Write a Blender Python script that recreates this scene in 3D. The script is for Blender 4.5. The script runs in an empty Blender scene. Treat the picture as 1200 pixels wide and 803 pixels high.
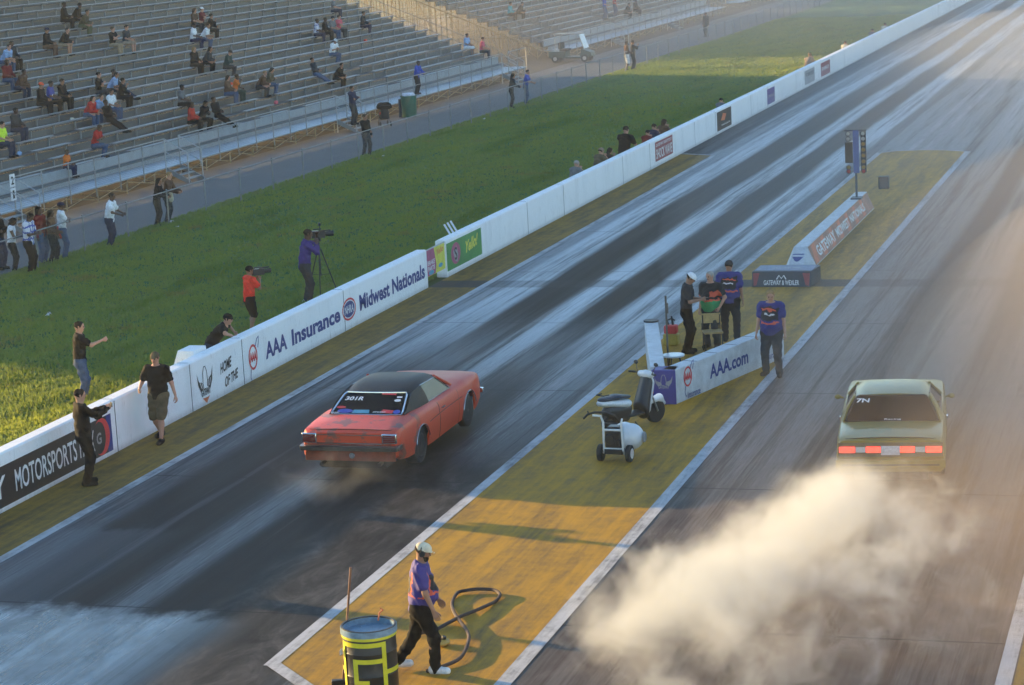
import bpy, math, random
import numpy as np
from mathutils import Vector, Matrix
random.seed(7); rng = np.random.default_rng(7)
scene = bpy.context.scene
COL = scene.collection
rad = math.radians

# ------------------------------------------------------------------ camera
F_PX, PITCH, YAW, ROLL, CAM_H = 2678.5, 0.186220677, 0.300454120, -0.0523403788, 9.819
SUN_EL, SUN_AZ = 8.5, 15.0          # sun stands low on the left (-X), a little ahead (+Y)
def cam_axes():
    fw = np.array([-math.sin(YAW)*math.cos(PITCH), math.cos(YAW)*math.cos(PITCH), -math.sin(PITCH)])
    rt = np.array([math.cos(YAW), math.sin(YAW), 0.0]); up = np.cross(rt, fw)
    c, s = math.cos(ROLL), math.sin(ROLL)
    return fw, c*rt+s*up, -s*rt+c*up
FW, RT, UP = cam_axes()
def ray(px, py):
    return FW + RT*(px-600)/F_PX - UP*(py-401.5)/F_PX
def at(px, py, z=0.0):
    "survey of the photograph: the place at height z seen at that pixel"
    d = ray(px, py); t = (z-CAM_H)/d[2]
    return (float(d[0]*t), float(d[1]*t), z)

cd = bpy.data.cameras.new('camera'); cam = bpy.data.objects.new('camera', cd); COL.objects.link(cam)
cam.location = (0, 0, CAM_H)
m = Matrix((RT, UP, -FW)).transposed().to_4x4(); m.translation = (0, 0, CAM_H); cam.matrix_world = m
cd.sensor_fit = 'HORIZONTAL'; cd.angle = 2*math.atan(600/F_PX); cd.clip_end = 5000; cd.clip_start = .1
scene.camera = cam

# ------------------------------------------------------------------ materials
MATS = {}
def mat(name, rgb, rough=.6, metal=0., var=.18, scale=6., rgb2=None, bump=0., coat=0., emit=None, alpha=1., spec=.5, stretch=None):
    if name in MATS: return MATS[name]
    mt = bpy.data.materials.new(name); mt.use_nodes = True; nt = mt.node_tree
    b = nt.nodes['Principled BSDF']
    b.inputs['Base Color'].default_value = (*rgb, 1); b.inputs['Roughness'].default_value = rough
    b.inputs['Metallic'].default_value = metal; b.inputs['Specular IOR Level'].default_value = spec
    if coat: b.inputs['Coat Weight'].default_value = coat; b.inputs['Coat Roughness'].default_value = .08
    if emit: b.inputs['Emission Color'].default_value = (*emit[0], 1); b.inputs['Emission Strength'].default_value = emit[1]
    if alpha < 1: b.inputs['Alpha'].default_value = alpha
    if var or rgb2:
        tc = nt.nodes.new('ShaderNodeTexCoord'); n = nt.nodes.new('ShaderNodeTexNoise')
        mp = nt.nodes.new('ShaderNodeMapping'); nt.links.new(tc.outputs['Object'], mp.inputs[0])
        if stretch: mp.inputs['Scale'].default_value = stretch
        nt.links.new(mp.outputs[0], n.inputs['Vector']); n.inputs['Scale'].default_value = scale; n.inputs['Detail'].default_value = 5
        n.inputs['Roughness'].default_value = .62
        r = nt.nodes.new('ShaderNodeValToRGB'); r.color_ramp.elements[0].position = .3; r.color_ramp.elements[1].position = .7
        a = rgb2 if rgb2 else tuple(c*(1-var) for c in rgb)
        c2 = rgb if rgb2 else tuple(min(1, c*(1+var)) for c in rgb)
        r.color_ramp.elements[0].color = (*a, 1); r.color_ramp.elements[1].color = (*c2, 1)
        nt.links.new(n.outputs['Fac'], r.inputs[0]); nt.links.new(r.outputs[0], b.inputs['Base Color'])
        if bump:
            bp = nt.nodes.new('ShaderNodeBump'); bp.inputs['Strength'].default_value = bump; bp.inputs['Distance'].default_value = .02
            nt.links.new(n.outputs['Fac'], bp.inputs['Height']); nt.links.new(bp.outputs[0], b.inputs['Normal'])
    MATS[name] = mt
    return mt

# ------------------------------------------------------------------ objects and tags
def tag(o, label=None, cat=None, group=None, kind=None):
    if label: o['label'] = label
    if cat: o['category'] = cat
    if group: o['group'] = group
    if kind: o['kind'] = kind
    return o
def empty(name, loc=(0,0,0), rz=0., label=None, cat=None, group=None):
    o = bpy.data.objects.new(name, None); COL.objects.link(o); o.empty_display_size = .2
    o.location = loc; o.rotation_euler = (0, 0, rz)
    return tag(o, label, cat, group)
def link_mesh(name, me, parent=None, material=None):
    o = bpy.data.objects.new(name, me); COL.objects.link(o)
    if parent is not None: o.parent = parent
    if material is not None:
        if len(me.materials) == 0: me.materials.append(material)
        else:
            o.material_slots[0].link = 'OBJECT'; o.material_slots[0].material = material
    return o
def copy_tree(o, parent=None):
    c = o.copy(); COL.objects.link(c)
    if parent is not None: c.parent = parent
    for ch in list(o.children): copy_tree(ch, c)
    return c

class MB:
    "collects simple solids and links them as one mesh"
    def __init__(s): s.v = []; s.f = []
    def add(s, v, f):
        n = len(s.v); s.v.extend([tuple(map(float, p)) for p in v]); s.f.extend([tuple(i+n for i in q) for q in f]); return s
    def box(s, c, size, rz=0., rot=None):
        hx, hy, hz = size[0]/2, size[1]/2, size[2]/2
        R = rot if rot is not None else Matrix.Rotation(rz, 3, 'Z')
        v = [Vector(c)+R@Vector((x*hx, y*hy, z*hz)) for z in (-1,1) for y in (-1,1) for x in (-1,1)]
        return s.add(v, [(0,2,3,1),(4,5,7,6),(0,1,5,4),(2,6,7,3),(0,4,6,2),(1,3,7,5)])
    def span(s, a, b):
        return s.box([(a[i]+b[i])/2 for i in range(3)], [abs(b[i]-a[i]) for i in range(3)])
    def cyl(s, a, b, r1, r2=None, n=12, cap=True):
        r2 = r1 if r2 is None else r2
        a, b = Vector(a), Vector(b); d = (b-a).normalized()
        x = d.orthogonal().normalized(); y = d.cross(x)
        v = []
        for p, r in ((a, r1), (b, r2)):
            v += [p + (x*math.cos(t)+y*math.sin(t))*r for t in [2*math.pi*i/n for i in range(n)]]
        f = [(i, (i+1)%n, n+(i+1)%n, n+i) for i in range(n)]
        if cap: f += [tuple(range(n-1,-1,-1)), tuple(range(n, 2*n))]
        return s.add(v, f)
    def tube(s, pts, r, n=8, closed=False):
        P = [Vector(p) for p in pts]; N = len(P); v = []; prev = None
        for i, p in enumerate(P):
            if closed: t = P[(i+1)%N]-P[i-1]
            else: t = P[min(i+1, N-1)]-P[max(i-1, 0)]
            t = t.normalized()
            x = (prev - t*prev.dot(t)) if prev is not None else t.orthogonal()
            if x.length < 1e-6: x = t.orthogonal()
            x.normalize(); prev = x; y = t.cross(x)
            rr = r[i] if isinstance(r, (list, tuple)) else r
            v += [p+(x*math.cos(a)+y*math.sin(a))*rr for a in [2*math.pi*k/n for k in range(n)]]
        f = []
        for i in range(N if closed else N-1):
            j = (i+1) % N
            f += [(i*n+k, i*n+(k+1)%n, j*n+(k+1)%n, j*n+k) for k in range(n)]
        if not closed: f += [tuple(range(n-1,-1,-1)), tuple((N-1)*n+k for k in range(n))]
        return s.add(v, f)
    def lathe(s, prof, c=(0,0,0), axis='Z', n=24, close=False):
        v = []; c = Vector(c)
        for r, h in prof:
            for k in range(n):
                a = 2*math.pi*k/n; x, y = r*math.cos(a), r*math.sin(a)
                q = {'Z': (x, y, h), 'X': (h, x, y), 'Y': (y, h, x)}[axis]
                v.append(c+Vector(q))
        f = []; m_ = len(prof)
        for i in range(m_ if close else m_-1):
            j = (i+1) % m_
            f += [(i*n+k, i*n+(k+1)%n, j*n+(k+1)%n, j*n+k) for k in range(n)]
        if not close:
            if prof[0][0] > 1e-5: f.append(tuple(range(n-1,-1,-1)))
            if prof[-1][0] > 1e-5: f.append(tuple((m_-1)*n+k for k in range(n)))
        return s.add(v, f)
    def ball(s, c, r, n=16, m_=10):
        rx, ry, rz_ = (r, r, r) if not isinstance(r, (tuple, list)) else r
        v = []; 
        for i in range(m_+1):
            ph = math.pi*i/m_
            for k in range(n):
                a = 2*math.pi*k/n
                v.append((c[0]+rx*math.sin(ph)*math.cos(a), c[1]+ry*math.sin(ph)*math.sin(a), c[2]-rz_*math.cos(ph)))
        f = [(i*n+k, i*n+(k+1)%n, (i+1)*n+(k+1)%n, (i+1)*n+k) for i in range(m_) for k in range(n)]
        return s.add(v, f)
    def slab(s, pts, t, nrm=None):
        "planar outline given thickness t against its normal"
        P = [Vector(p) for p in pts]
        if nrm is None:
            nrm = Vector((0,0,0))
            for i in range(len(P)):
                a, b = P[i], P[(i+1)%len(P)]; nrm += a.cross(b)
            nrm.normalize()
        nrm = Vector(nrm); n = len(P)
        v = P+[p-nrm*t for p in P]
        f = [tuple(range(n)), tuple(range(2*n-1, n-1, -1))]+[(i, n+i, n+(i+1)%n, (i+1)%n) for i in range(n)]
        return s.add(v, f)
    def grid(s, rows, t=0.):
        "rows of points -> curved sheet, thickness t downwards along its normals"
        R = [[Vector(p) for p in r] for r in rows]; a, b = len(R), len(R[0])
        top = [p for r in R for p in r]
        f = [(i*b+j, (i+1)*b+j, (i+1)*b+j+1, i*b+j+1) for i in range(a-1) for j in range(b-1)]
        if t:
            nr = []
            for i in range(a):
                for j in range(b):
                    du = R[min(i+1,a-1)][j]-R[max(i-1,0)][j]; dv = R[i][min(j+1,b-1)]-R[i][max(j-1,0)]
                    nn = du.cross(dv)
                    nr.append(nn.normalized() if nn.length > 1e-9 else Vector((0,0,1)))
            N = a*b
            v = top+[p-q*t for p, q in zip(top, nr)]
            f2 = [tuple(x+N for x in reversed(q)) for q in f]
            e = []
            ring = [j for j in range(b)]+[i*b+b-1 for i in range(1,a)]+[(a-1)*b+j for j in range(b-2,-1,-1)]+[i*b for i in range(a-2,0,-1)]
            for k in range(len(ring)):
                p, q = ring[k], ring[(k+1)%len(ring)]; e.append((p, q, q+N, p+N))
            return s.add(v, f+f2+e)
        return s.add(top, f)
    def build(s, name, material, parent=None, ang=38, bevel=0., loc=None, rz=None):
        me = bpy.data.meshes.new(name); me.from_pydata(s.v, [], s.f); me.validate()
        me.materials.append(material)
        me.polygons.foreach_set('use_smooth', [True]*len(me.polygons)); me.set_sharp_from_angle(angle=rad(ang))
        o = link_mesh(name, me, parent)
        if bevel:
            b = o.modifiers.new('bevel', 'BEVEL'); b.width = bevel; b.segments = 2; b.limit_method = 'ANGLE'
        if loc is not None: o.location = loc
        if rz is not None: o.rotation_euler = (0,0,rz)
        return o

# ------------------------------------------------------------------ lettering
def text_geo(body, bold=.0, shear=0.):
    c = bpy.data.curves.new('t', 'FONT'); c.body = body; c.size = 1; c.offset = bold; c.resolution_u = 3; c.shear = shear
    o = bpy.data.objects.new('t', c); COL.objects.link(o)
    dg = bpy.context.evaluated_depsgraph_get(); dg.update()
    me = o.evaluated_get(dg).to_mesh()
    v = [tuple(p.co) for p in me.vertices]; f = [tuple(p.vertices) for p in me.polygons]
    o.evaluated_get(dg).to_mesh_clear(); bpy.data.objects.remove(o); bpy.data.curves.remove(c)
    return v, f
class Face:
    "a flat face of the place on which marks are painted: origin, u to the right, v up"
    def __init__(s, o, u, v, lift=.004):
        s.o = Vector(o); s.u = Vector(u).normalized(); s.vv = Vector(v).normalized(); s.n = s.u.cross(s.vv); s.lift = lift
    def P(s, a, b, l=0.): return s.o+s.u*a+s.vv*b+s.n*(s.lift+l)
    def text(s, mb, body, a, b, w, h, bold=.02, shear=0., slope=0., l=0.):
        v, f = text_geo(body, bold, shear)
        if not v: return
        xs = [p[0] for p in v]; ys = [p[1] for p in v]; x0, x1, y0, y1 = min(xs), max(xs), min(ys), max(ys)
        q = []
        for p in v:
            x = (p[0]-x0)/(x1-x0)*w; y = (p[1]-y0)/(y1-y0)*h
            q.append(s.P(a+x, b+y+x*slope, l))
        mb.add(q, f)
    def poly(s, mb, pts, l=0.):
        mb.add([s.P(a, b, l) for a, b in pts], [tuple(range(len(pts)))])
    def strip(s, mb, pts, w, l=0., closed=False):
        n = len(pts); L = []; R = []
        for i in range(n):
            p0 = pts[i-1] if (closed or i > 0) else pts[i]; p1 = pts[(i+1)%n] if (closed or i < n-1) else pts[i]
            dx, dy = p1[0]-p0[0], p1[1]-p0[1]; d = math.hypot(dx, dy) or 1
            ww = w[i] if isinstance(w, (list, tuple)) else w
            L.append((pts[i][0]-dy/d*ww/2, pts[i][1]+dx/d*ww/2)); R.append((pts[i][0]+dy/d*ww/2, pts[i][1]-dx/d*ww/2))
        v = [s.P(*p, l) for p in L+R]
        f = [(n+i, n+(i+1)%n, (i+1)%n, i) for i in range(n if closed else n-1)]
        mb.add(v, f)
    def oval(s, cx, cy, rx, ry, a0=0, a1=360, n=28, tilt=0.):
        out = []
        k = n if a1-a0 >= 360 else n+1
        for i in range(k):
            t = rad(a0+(a1-a0)*i/n); x, y = rx*math.cos(t), ry*math.sin(t)
            out.append((cx+x*math.cos(tilt)-y*math.sin(tilt), cy+x*math.sin(tilt)+y*math.cos(tilt)))
        return out

# ------------------------------------------------------------------ smooth solids for figures: tapered capsules blended and meshed
def sdf_mesh(prims, res=.014, cuts=(), inflate=0., fold=0.):
    """prims: (a, b, ra, rb, k, flat_dir, flat_amount); cuts: (point, normal) keeps the side against the normal"""
    A = np.array([p[0] for p in prims]); B = np.array([p[1] for p in prims]); Rm = np.array([max(p[2], p[3]) for p in prims])+inflate+.05
    lo = np.minimum(A, B).T-Rm; hi = np.maximum(A, B).T+Rm
    lo = lo.min(1); hi = hi.max(1)
    n = np.ceil((hi-lo)/res).astype(int)+1
    ax = [lo[i]+res*np.arange(n[i]) for i in range(3)]
    F = np.full(n, .3, np.float32)
    for (a, b, ra, rb, k, fd, fa) in prims:
        a = np.array(a, float); b = np.array(b, float); R = max(ra, rb)+inflate+.07
        i0 = np.maximum(((np.minimum(a, b)-R-lo)/res).astype(int), 0); i1 = np.minimum(((np.maximum(a, b)+R-lo)/res).astype(int)+2, n)
        X, Y, Z = np.meshgrid(*[ax[i][i0[i]:i1[i]] for i in range(3)], indexing='ij')
        P = np.stack([X, Y, Z], -1)-a; ab = b-a
        if fd is not None:
            fd = np.array(fd, float); fd /= np.linalg.norm(fd); g = (1/fa-1)
            P = P+(P@fd)[..., None]*fd*g; ab = ab+(ab@fd)*fd*g
        L = max(ab@ab, 1e-9); h = np.clip((P@ab)/L, 0, 1)
        d = np.linalg.norm(P-h[..., None]*ab, axis=-1)-(ra+h*(rb-ra))
        if fd is not None: d = d*(.5+.5*fa)
        d = d-inflate
        S = F[i0[0]:i1[0], i0[1]:i1[1], i0[2]:i1[2]]
        hh = np.maximum(k-np.abs(S-d), 0)/k
        F[i0[0]:i1[0], i0[1]:i1[1], i0[2]:i1[2]] = np.minimum(S, d)-hh*hh*k*.25
    X, Y, Z = np.meshgrid(*ax, indexing='ij')
    if fold:
        F = F+fold*(np.sin(31*Z+9*X+5*np.sin(17*Y))*np.sin(23*X-14*Y+6*Z)+.6*np.sin(47*Z+31*Y))
    for (p, nn) in cuts:
        nn = np.array(nn, float); nn /= np.linalg.norm(nn)
        F = np.maximum(F, (X-p[0])*nn[0]+(Y-p[1])*nn[1]+(Z-p[2])*nn[2])
    F[0], F[-1], F[:, 0], F[:, -1], F[:, :, 0], F[:, :, -1] = .3, .3, .3, .3, .3, .3
    sg = F < 0
    c = sg[:-1,:-1,:-1].astype(np.int8)
    for d in ((1,0,0),(0,1,0),(0,0,1),(1,1,0),(1,0,1),(0,1,1),(1,1,1)):
        c = c+sg[d[0]:n[0]-1+d[0], d[1]:n[1]-1+d[1], d[2]:n[2]-1+d[2]]
    act = (c > 0) & (c < 8)
    I = np.argwhere(act)
    if len(I) == 0: return np.zeros((0,3)), np.zeros((0,4), int)
    idx = np.full(act.shape, -1, np.int64); idx[act] = np.arange(len(I))
    acc = np.zeros((len(I), 3)); cnt = np.zeros(len(I))
    for ax_ in range(3):
        o1, o2 = [(1,2),(0,2),(0,1)][ax_]
        for u in (0, 1):
            for w in (0, 1):
                J = I.copy(); J[:, o1] += u; J[:, o2] += w; K = J.copy(); K[:, ax_] += 1
                f0 = F[J[:,0],J[:,1],J[:,2]]; f1 = F[K[:,0],K[:,1],K[:,2]]
                mk = (f0 < 0) != (f1 < 0)
                t = np.where(mk, f0/np.where(mk, f0-f1, 1), 0)
                Q = J.astype(float); Q[:, ax_] += t
                acc[mk] += Q[mk]; cnt[mk] += 1
    V = lo+res*acc/cnt[:, None]
    faces = []
    for ax_ in range(3):
        o1, o2 = [(1,2),(2,0),(0,1)][ax_]
        sl0 = [slice(None)]*3; sl1 = [slice(None)]*3; sl0[ax_] = slice(0,-1); sl1[ax_] = slice(1,None)
        ch = sg[tuple(sl0)] != sg[tuple(sl1)]; E_ = np.argwhere(ch)
        ok = (E_[:, o1] > 0) & (E_[:, o2] > 0) & (E_[:, o1] < n[o1]-1) & (E_[:, o2] < n[o2]-1); E_ = E_[ok]
        q = []
        for u, w in ((1,1),(0,1),(0,0),(1,0)):
            J = E_.copy(); J[:, o1] -= u; J[:, o2] -= w; q.append(idx[J[:,0],J[:,1],J[:,2]])
        q = np.stack(q, 1); ins = sg[E_[:,0],E_[:,1],E_[:,2]]
        q[~ins] = q[~ins][:, ::-1]; faces.append(q)
    Fc = np.concatenate(faces); Fc = Fc[(Fc >= 0).all(1)]
    return V, Fc
def np_mesh(name, parts, mats=(), midx=None):
    vs = []; fs = []; off = 0
    for V, Fc in parts:
        vs.append(V); fs.append(Fc+off); off += len(V)
    V = np.concatenate(vs); Fc = np.concatenate(fs)
    me = bpy.data.meshes.new(name)
    me.vertices.add(len(V)); me.vertices.foreach_set('co', V.astype(np.float32).ravel())
    me.loops.add(Fc.size); me.loops.foreach_set('vertex_index', Fc.astype(np.int32).ravel())
    me.polygons.add(len(Fc)); me.polygons.foreach_set('loop_start', np.arange(0, Fc.size, 4, dtype=np.int32)); me.polygons.foreach_set('loop_total', np.full(len(Fc), 4, np.int32))
    for mt in mats: me.materials.append(mt)
    me.polygons.foreach_set('use_smooth', [True]*len(Fc))
    if midx is not None: me.polygons.foreach_set('material_index', midx.astype(np.int32))
    me.update(calc_edges=True); me.validate()
    return me
# ------------------------------------------------------------------ people
def ik(a, c, l1, l2, hint):
    a, c = np.array(a, float), np.array(c, float); d = c-a; L = np.linalg.norm(d); L2 = min(L, (l1+l2)*.995)
    u = d/L; c = a+u*L2
    x = (l1*l1-l2*l2+L2*L2)/(2*L2); h = math.sqrt(max(l1*l1-x*x, 0))
    hint = np.array(hint, float); w = hint-u*(hint@u); w /= np.linalg.norm(w)+1e-9
    return a+u*x+w*h, c
def rotz(v, a):
    c, s = math.cos(a), math.sin(a); return np.array([v[0]*c-v[1]*s, v[0]*s+v[1]*c, v[2]])
def joints(pel=(0,0,.94), lean=0., side=0., twist=0., ank=((-.11,-.02),(.11,-.02)), wr=((-.27,.05,.86),(.27,.05,.86)), head=(0,0),
           toe=(8,-8), ankz=(.08,.08), knee_hint=((-.15,1,0),(.15,1,0)), elbow_hint=((-.5,-1,-.3),(.5,-1,-.3)), curve=1., curl=(35,35)):
    """figure faces +Y, right hand at +X. head = (pitch down, turn) in degrees"""
    J = {}; pel = np.array(pel, float); J['pel'] = pel
    le, si, tw = rad(lean), rad(side), rad(twist)
    def up(f): return np.array([math.sin(si*f), math.sin(le*f), math.cos(le*f)])
    u1 = up(.7); u2 = up(1.1*curve); u1 /= np.linalg.norm(u1); u2 /= np.linalg.norm(u2)
    J['waist'] = pel+u1*.15; J['chest'] = J['waist']+u2*.24; J['neck'] = J['chest']+u2*.16
    J['u'] = u2; r = rotz((1,0,0), tw); J['r'] = r; J['f'] = np.cross(u2, r)
    J['f'] /= np.linalg.norm(J['f'])
    hp, ht = rad(head[0]), rad(head[1])
    hf = rotz((0, math.cos(hp), -math.sin(hp)), tw+ht); hu = np.cross(rotz((1,0,0), tw+ht), hf); J['hf'], J['hu'] = hf, hu
    J['hr'] = np.cross(hf, hu)
    J['skull'] = J['neck']+(u2*.35+hu*.65)*.17+hf*.015
    for k, s in ((0,-1),(1,1)):
        J['sh%d'%k] = J['neck']-u2*.055+r*s*.185
        J['hip%d'%k] = pel+np.array([s*.095, 0, -.03])
        an = np.array([ank[k][0], ank[k][1], ankz[k]])
        J['kn%d'%k], J['an%d'%k] = ik(J['hip%d'%k], an, .43, .425, knee_hint[k])
        J['el%d'%k], J['wr%d'%k] = ik(J['sh%d'%k], wr[k], .29, .26, elbow_hint[k])
        J['toe%d'%k] = J['an%d'%k]+rotz((0,.15,-.045 if ankz[k] < .2 else -.06), rad(toe[k]))
        J['heel%d'%k] = J['an%d'%k]+rotz((0,-.045,-.04), rad(toe[k]))
    J['curl'] = curl
    return J
def hand(J, k, res):
    w = J['wr%d'%k]; d = w-J['el%d'%k]; d /= np.linalg.norm(d)
    s = -1 if k == 0 else 1
    n = -J['r']*s; n = n-d*(n@d)
    if np.linalg.norm(n) < .25: n = np.array([0,0,-1.])-d*(-d[2])
    n /= np.linalg.norm(n)
    t = J['f']-d*(J['f']@d)-n*(J['f']@n)
    if np.linalg.norm(t) < .2: t = J['u']-d*(J['u']@d)-n*(J['u']@n)
    t /= np.linalg.norm(t)
    c = rad(J['curl'][k]); pr = []
    def W(p): return w+t*p[0]+n*p[1]+d*p[2]
    for i, (x, L, r) in enumerate(((.033,.075,.0095),(.011,.084,.0095),(-.011,.078,.009),(-.031,.062,.008))):
        b0 = np.array([x*.6,0,.02]); b1 = np.array([x,0,.088]); pr.append((W(b0), W(b1), .014, .0125, .008, n, .8))
        p = b1; a = c*.5; seg = (L*.45, L*.32, L*.27)
        for j, sg in enumerate(seg):
            q = p+np.array([x*.02, math.sin(a)*sg, math.cos(a)*sg]); pr.append((W(p), W(q), r*(1-.08*j), r*(.92-.08*j), .003, None, 1)); p = q; a += c
    b0 = np.array([.015,.004,.02]); b1 = np.array([.045,.014,.055]); b2 = np.array([.055,.030,.085]); b3 = np.array([.05,.045,.105])
    pr += [(W(b0),W(b1),.015,.012,.006,None,1),(W(b1),W(b2),.011,.010,.004,None,1),(W(b2),W(b3),.010,.008,.004,None,1)]
    pr.append((W((0,0,-.03)), W((0,0,.03)), .026, .022, .01, n, .75))
    return sdf_mesh(pr, res)
def body_prims(J, fat=1.):
    f = J['f']; P = []
    T = lambda a, b, ra, rb, k=.05, fd=None, fa=1.: P.append((a, b, ra, rb, k, fd, fa))
    T(J['pel']-[0,0,.03], J['waist'], .158*fat, .145*fat, .06, f, .74)
    T(J['waist'], J['chest'], .145*fat, .165*(.6+.4*fat), .06, f, .68)
    T(J['chest'], J['neck']-J['u']*.06, .160*(.6+.4*fat), .12, .06, f, .66)
    if fat > 1.15: T(J['waist']+f*.07, J['chest']+f*.03-J['u']*.08, .135*fat, .11*fat, .06)
    for k, s in ((0,-1),(1,1)):
        T(J['neck']-J['u']*.04, J['sh%d'%k], .07, .062, .05)
        T(J['sh%d'%k], J['el%d'%k], .056*(.5+.5*fat), .041, .04)
        T(J['hip%d'%k], J['kn%d'%k], .088*(.5+.5*fat), .056, .06)
    return P
def limb_prims(J, fat=1.):
    P = []
    for k in (0,1):
        P.append((J['el%d'%k], J['wr%d'%k], .041, .027, .03, None, 1))
        mid = J['kn%d'%k]*.68+J['an%d'%k]*.32+np.array([0,-.012,0])
        P.append((J['kn%d'%k], mid, .054, .056, .03, None, 1)); P.append((mid, J['an%d'%k], .056, .037, .03, None, 1))
        P.append((J['heel%d'%k], J['toe%d'%k], .035, .032, .03, None, 1))
    return P
def head_prims(J):
    c, f, u, r = J['skull'], J['hf'], J['hu'], J['hr']; P = []
    P.append((J['neck']-J['u']*.05, c-u*.06-f*.02, .062, .056, .03, None, 1))
    P.append((c+u*.02-f*.015, c+u*.022+f*.015, .088, .084, .03, r, .84))
    P.append((c-u*.035+f*.02, c-u*.075+f*.035, .066, .048, .03, r, .9))
    P.append((c+u*.005+f*.088, c-u*.022+f*.104, .010, .013, .012, None, 1))
    P.append((c+u*.028+f*.083-r*.03, c+u*.028+f*.083+r*.03, .010, .010, .012, None, 1))
    P.append((c-u*.052+f*.082-r*.017, c-u*.052+f*.082+r*.017, .009, .009, .01, None, 1))
    for s in (-1,1): P.append((c-u*.018+r*s*.078-f*.01, c+u*.018+r*s*.083-f*.016, .014, .017, .008, r, .5))
    return P
GARM = {}
def piece(key, J, what, fat, res):
    k = (key, what, fat, res)
    if k in GARM: return GARM[k]
    BP, LP = body_prims(J, fat), limb_prims(J, fat)
    c, f, u, r = J['skull'], J['hf'], J['hu'], J['hr']
    if what == 'body':
        main = sdf_mesh(BP+LP, res); hd = sdf_mesh(head_prims(J), min(res, .011)); hs = [hand(J, i, .0045 if res < .016 else .0075) for i in (0,1)]
        parts = [main, hd]+hs
        nF = [len(p[1]) for p in parts]; mi = np.zeros(sum(nF))
        V, Fc = hd; cen = V[Fc].mean(1); m_ = np.zeros(len(Fc))
        for s in (-1,1):
            e = c+u*.008+f*.085+r*s*.032; m_[np.linalg.norm(cen-e, axis=1) < .0125] = 1
        lp = c-u*.052+f*.09; dv = cen-lp; m_[(abs(dv@r) < .024) & (abs(dv@u) < .007) & (dv@f > -.03)] = 2
        mi[nF[0]:nF[0]+nF[1]] = m_
        me = np_mesh('person', parts, [MATS['skin_light'], MATS['eye_dark'], MATS['lip']], mi)
    else:
        if what in ('shirt', 'jacket', 'tank'):
            pr = [p for i, p in enumerate(BP) if True]
            pr = [q for q in pr if not any(q[0] is J['hip%d'%i] for i in (0,1))]
            cuts = [(J['pel']-J['u']*.09, -J['u'])]
            for i, s in ((0,-1),(1,1)):
                if what == 'jacket': pr.append((J['el%d'%i], J['wr%d'%i], .046, .036, .03, None, 1))
            if what == 'shirt':
                # sleeve ends two thirds down the upper arm
                q = []
                for p in pr:
                    done = False
                    for i in (0,1):
                        if p[0] is J['sh%d'%i]: q.append((p[0], p[0]*.36+p[1]*.64, .066*(.6+.4*fat), .060, .04, None, 1)); done = True
                    if not done: q.append(p)
                pr = q
            if what == 'tank': pr = [p for p in pr if not any(p[0] is J['sh%d'%i] for i in (0,1))]
            cuts.append((J['neck']+J['u']*.040, J['u']+J['f']*.30))
            g = sdf_mesh(pr, res, cuts, inflate=.021, fold=.008)
        elif what in ('trousers', 'shorts', 'skirt'):
            pr = [BP[0]]
            for i in (0,1):
                if what == 'trousers':
                    pr.append((J['hip%d'%i], J['kn%d'%i], .096*(.5+.5*fat), .068, .05, None, 1)); pr.append((J['kn%d'%i], J['an%d'%i], .066, .056, .03, None, 1))
                else:
                    pr.append((J['hip%d'%i], J['kn%d'%i]*.93+J['hip%d'%i]*.07, .100*(.5+.5*fat), .082, .05, None, 1))
            cuts = [(J['waist']-[0,0,.03], (J['waist']-J['pel']))]
            g = sdf_mesh(pr, res, cuts, inflate=.016, fold=.008)
        elif what == 'shoes':
            pr = []
            for i in (0,1):
                h, t = J['heel%d'%i], J['toe%d'%i]; pr.append((h, t, .044, .042, .02, None, 1)); pr.append((h*.5+t*.5, t, .045, .043, .02, None, 1)); pr.append((h+[0,0,.03], (h+t)/2+[0,0,.02], .042, .038, .03, None, 1))
            zmin = min(J['toe0'][2], J['toe1'][2])-.036
            g = sdf_mesh(pr, min(res, .014), [((0,0,zmin), (0,0,-1))], inflate=.004)
        elif what == 'hair_short':
            g = sdf_mesh([(c+u*.028-f*.022, c+u*.03+f*.012, .094, .090, .02, r, .86), (c-u*.03-f*.04, c+u*.02-f*.03, .07, .08, .03, r, .9)], min(res,.012), [(c+f*.055+u*.045, f-u*.55), (c-u*.045, -u-f*.5)], fold=.003)
        elif what == 'hair_long':
            g = sdf_mesh([(c+u*.028-f*.022, c+u*.03+f*.012, .098, .093, .02, r, .88), (c-f*.04, J['neck']-J['f']*.075-J['u']*.05, .088, .06, .05, None, 1)], min(res,.014), [(c+f*.05+u*.04, f-u*.5)], fold=.005)
        elif what == 'cap':
            g = sdf_mesh([(c+u*.032-f*.02, c+u*.032+f*.01, .099, .096, .02, r, .87), (c+u*.028+f*.05, c+u*.018+f*.15, .062, .045, .02, u, .16)], min(res,.011), [(c+u*.022, -u)])
        elif what == 'beard':
            g = sdf_mesh([(c-u*.04+f*.022, c-u*.08+f*.038, .070, .053, .03, r, .92)], .01, [(c-u*.04, u), (c-f*.01,-f)])
        me = np_mesh(what, [g])
        me.materials.append(MATS['skin_light'])
    GARM[k] = me; return me
GARMENT_NAME = dict(shirt='shirt', jacket='jacket', tank='tank_top', trousers='trousers', shorts='shorts', skirt='skirt', shoes='shoes', hair_short='hair', hair_long='hair', cap='cap', beard='beard')
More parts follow.
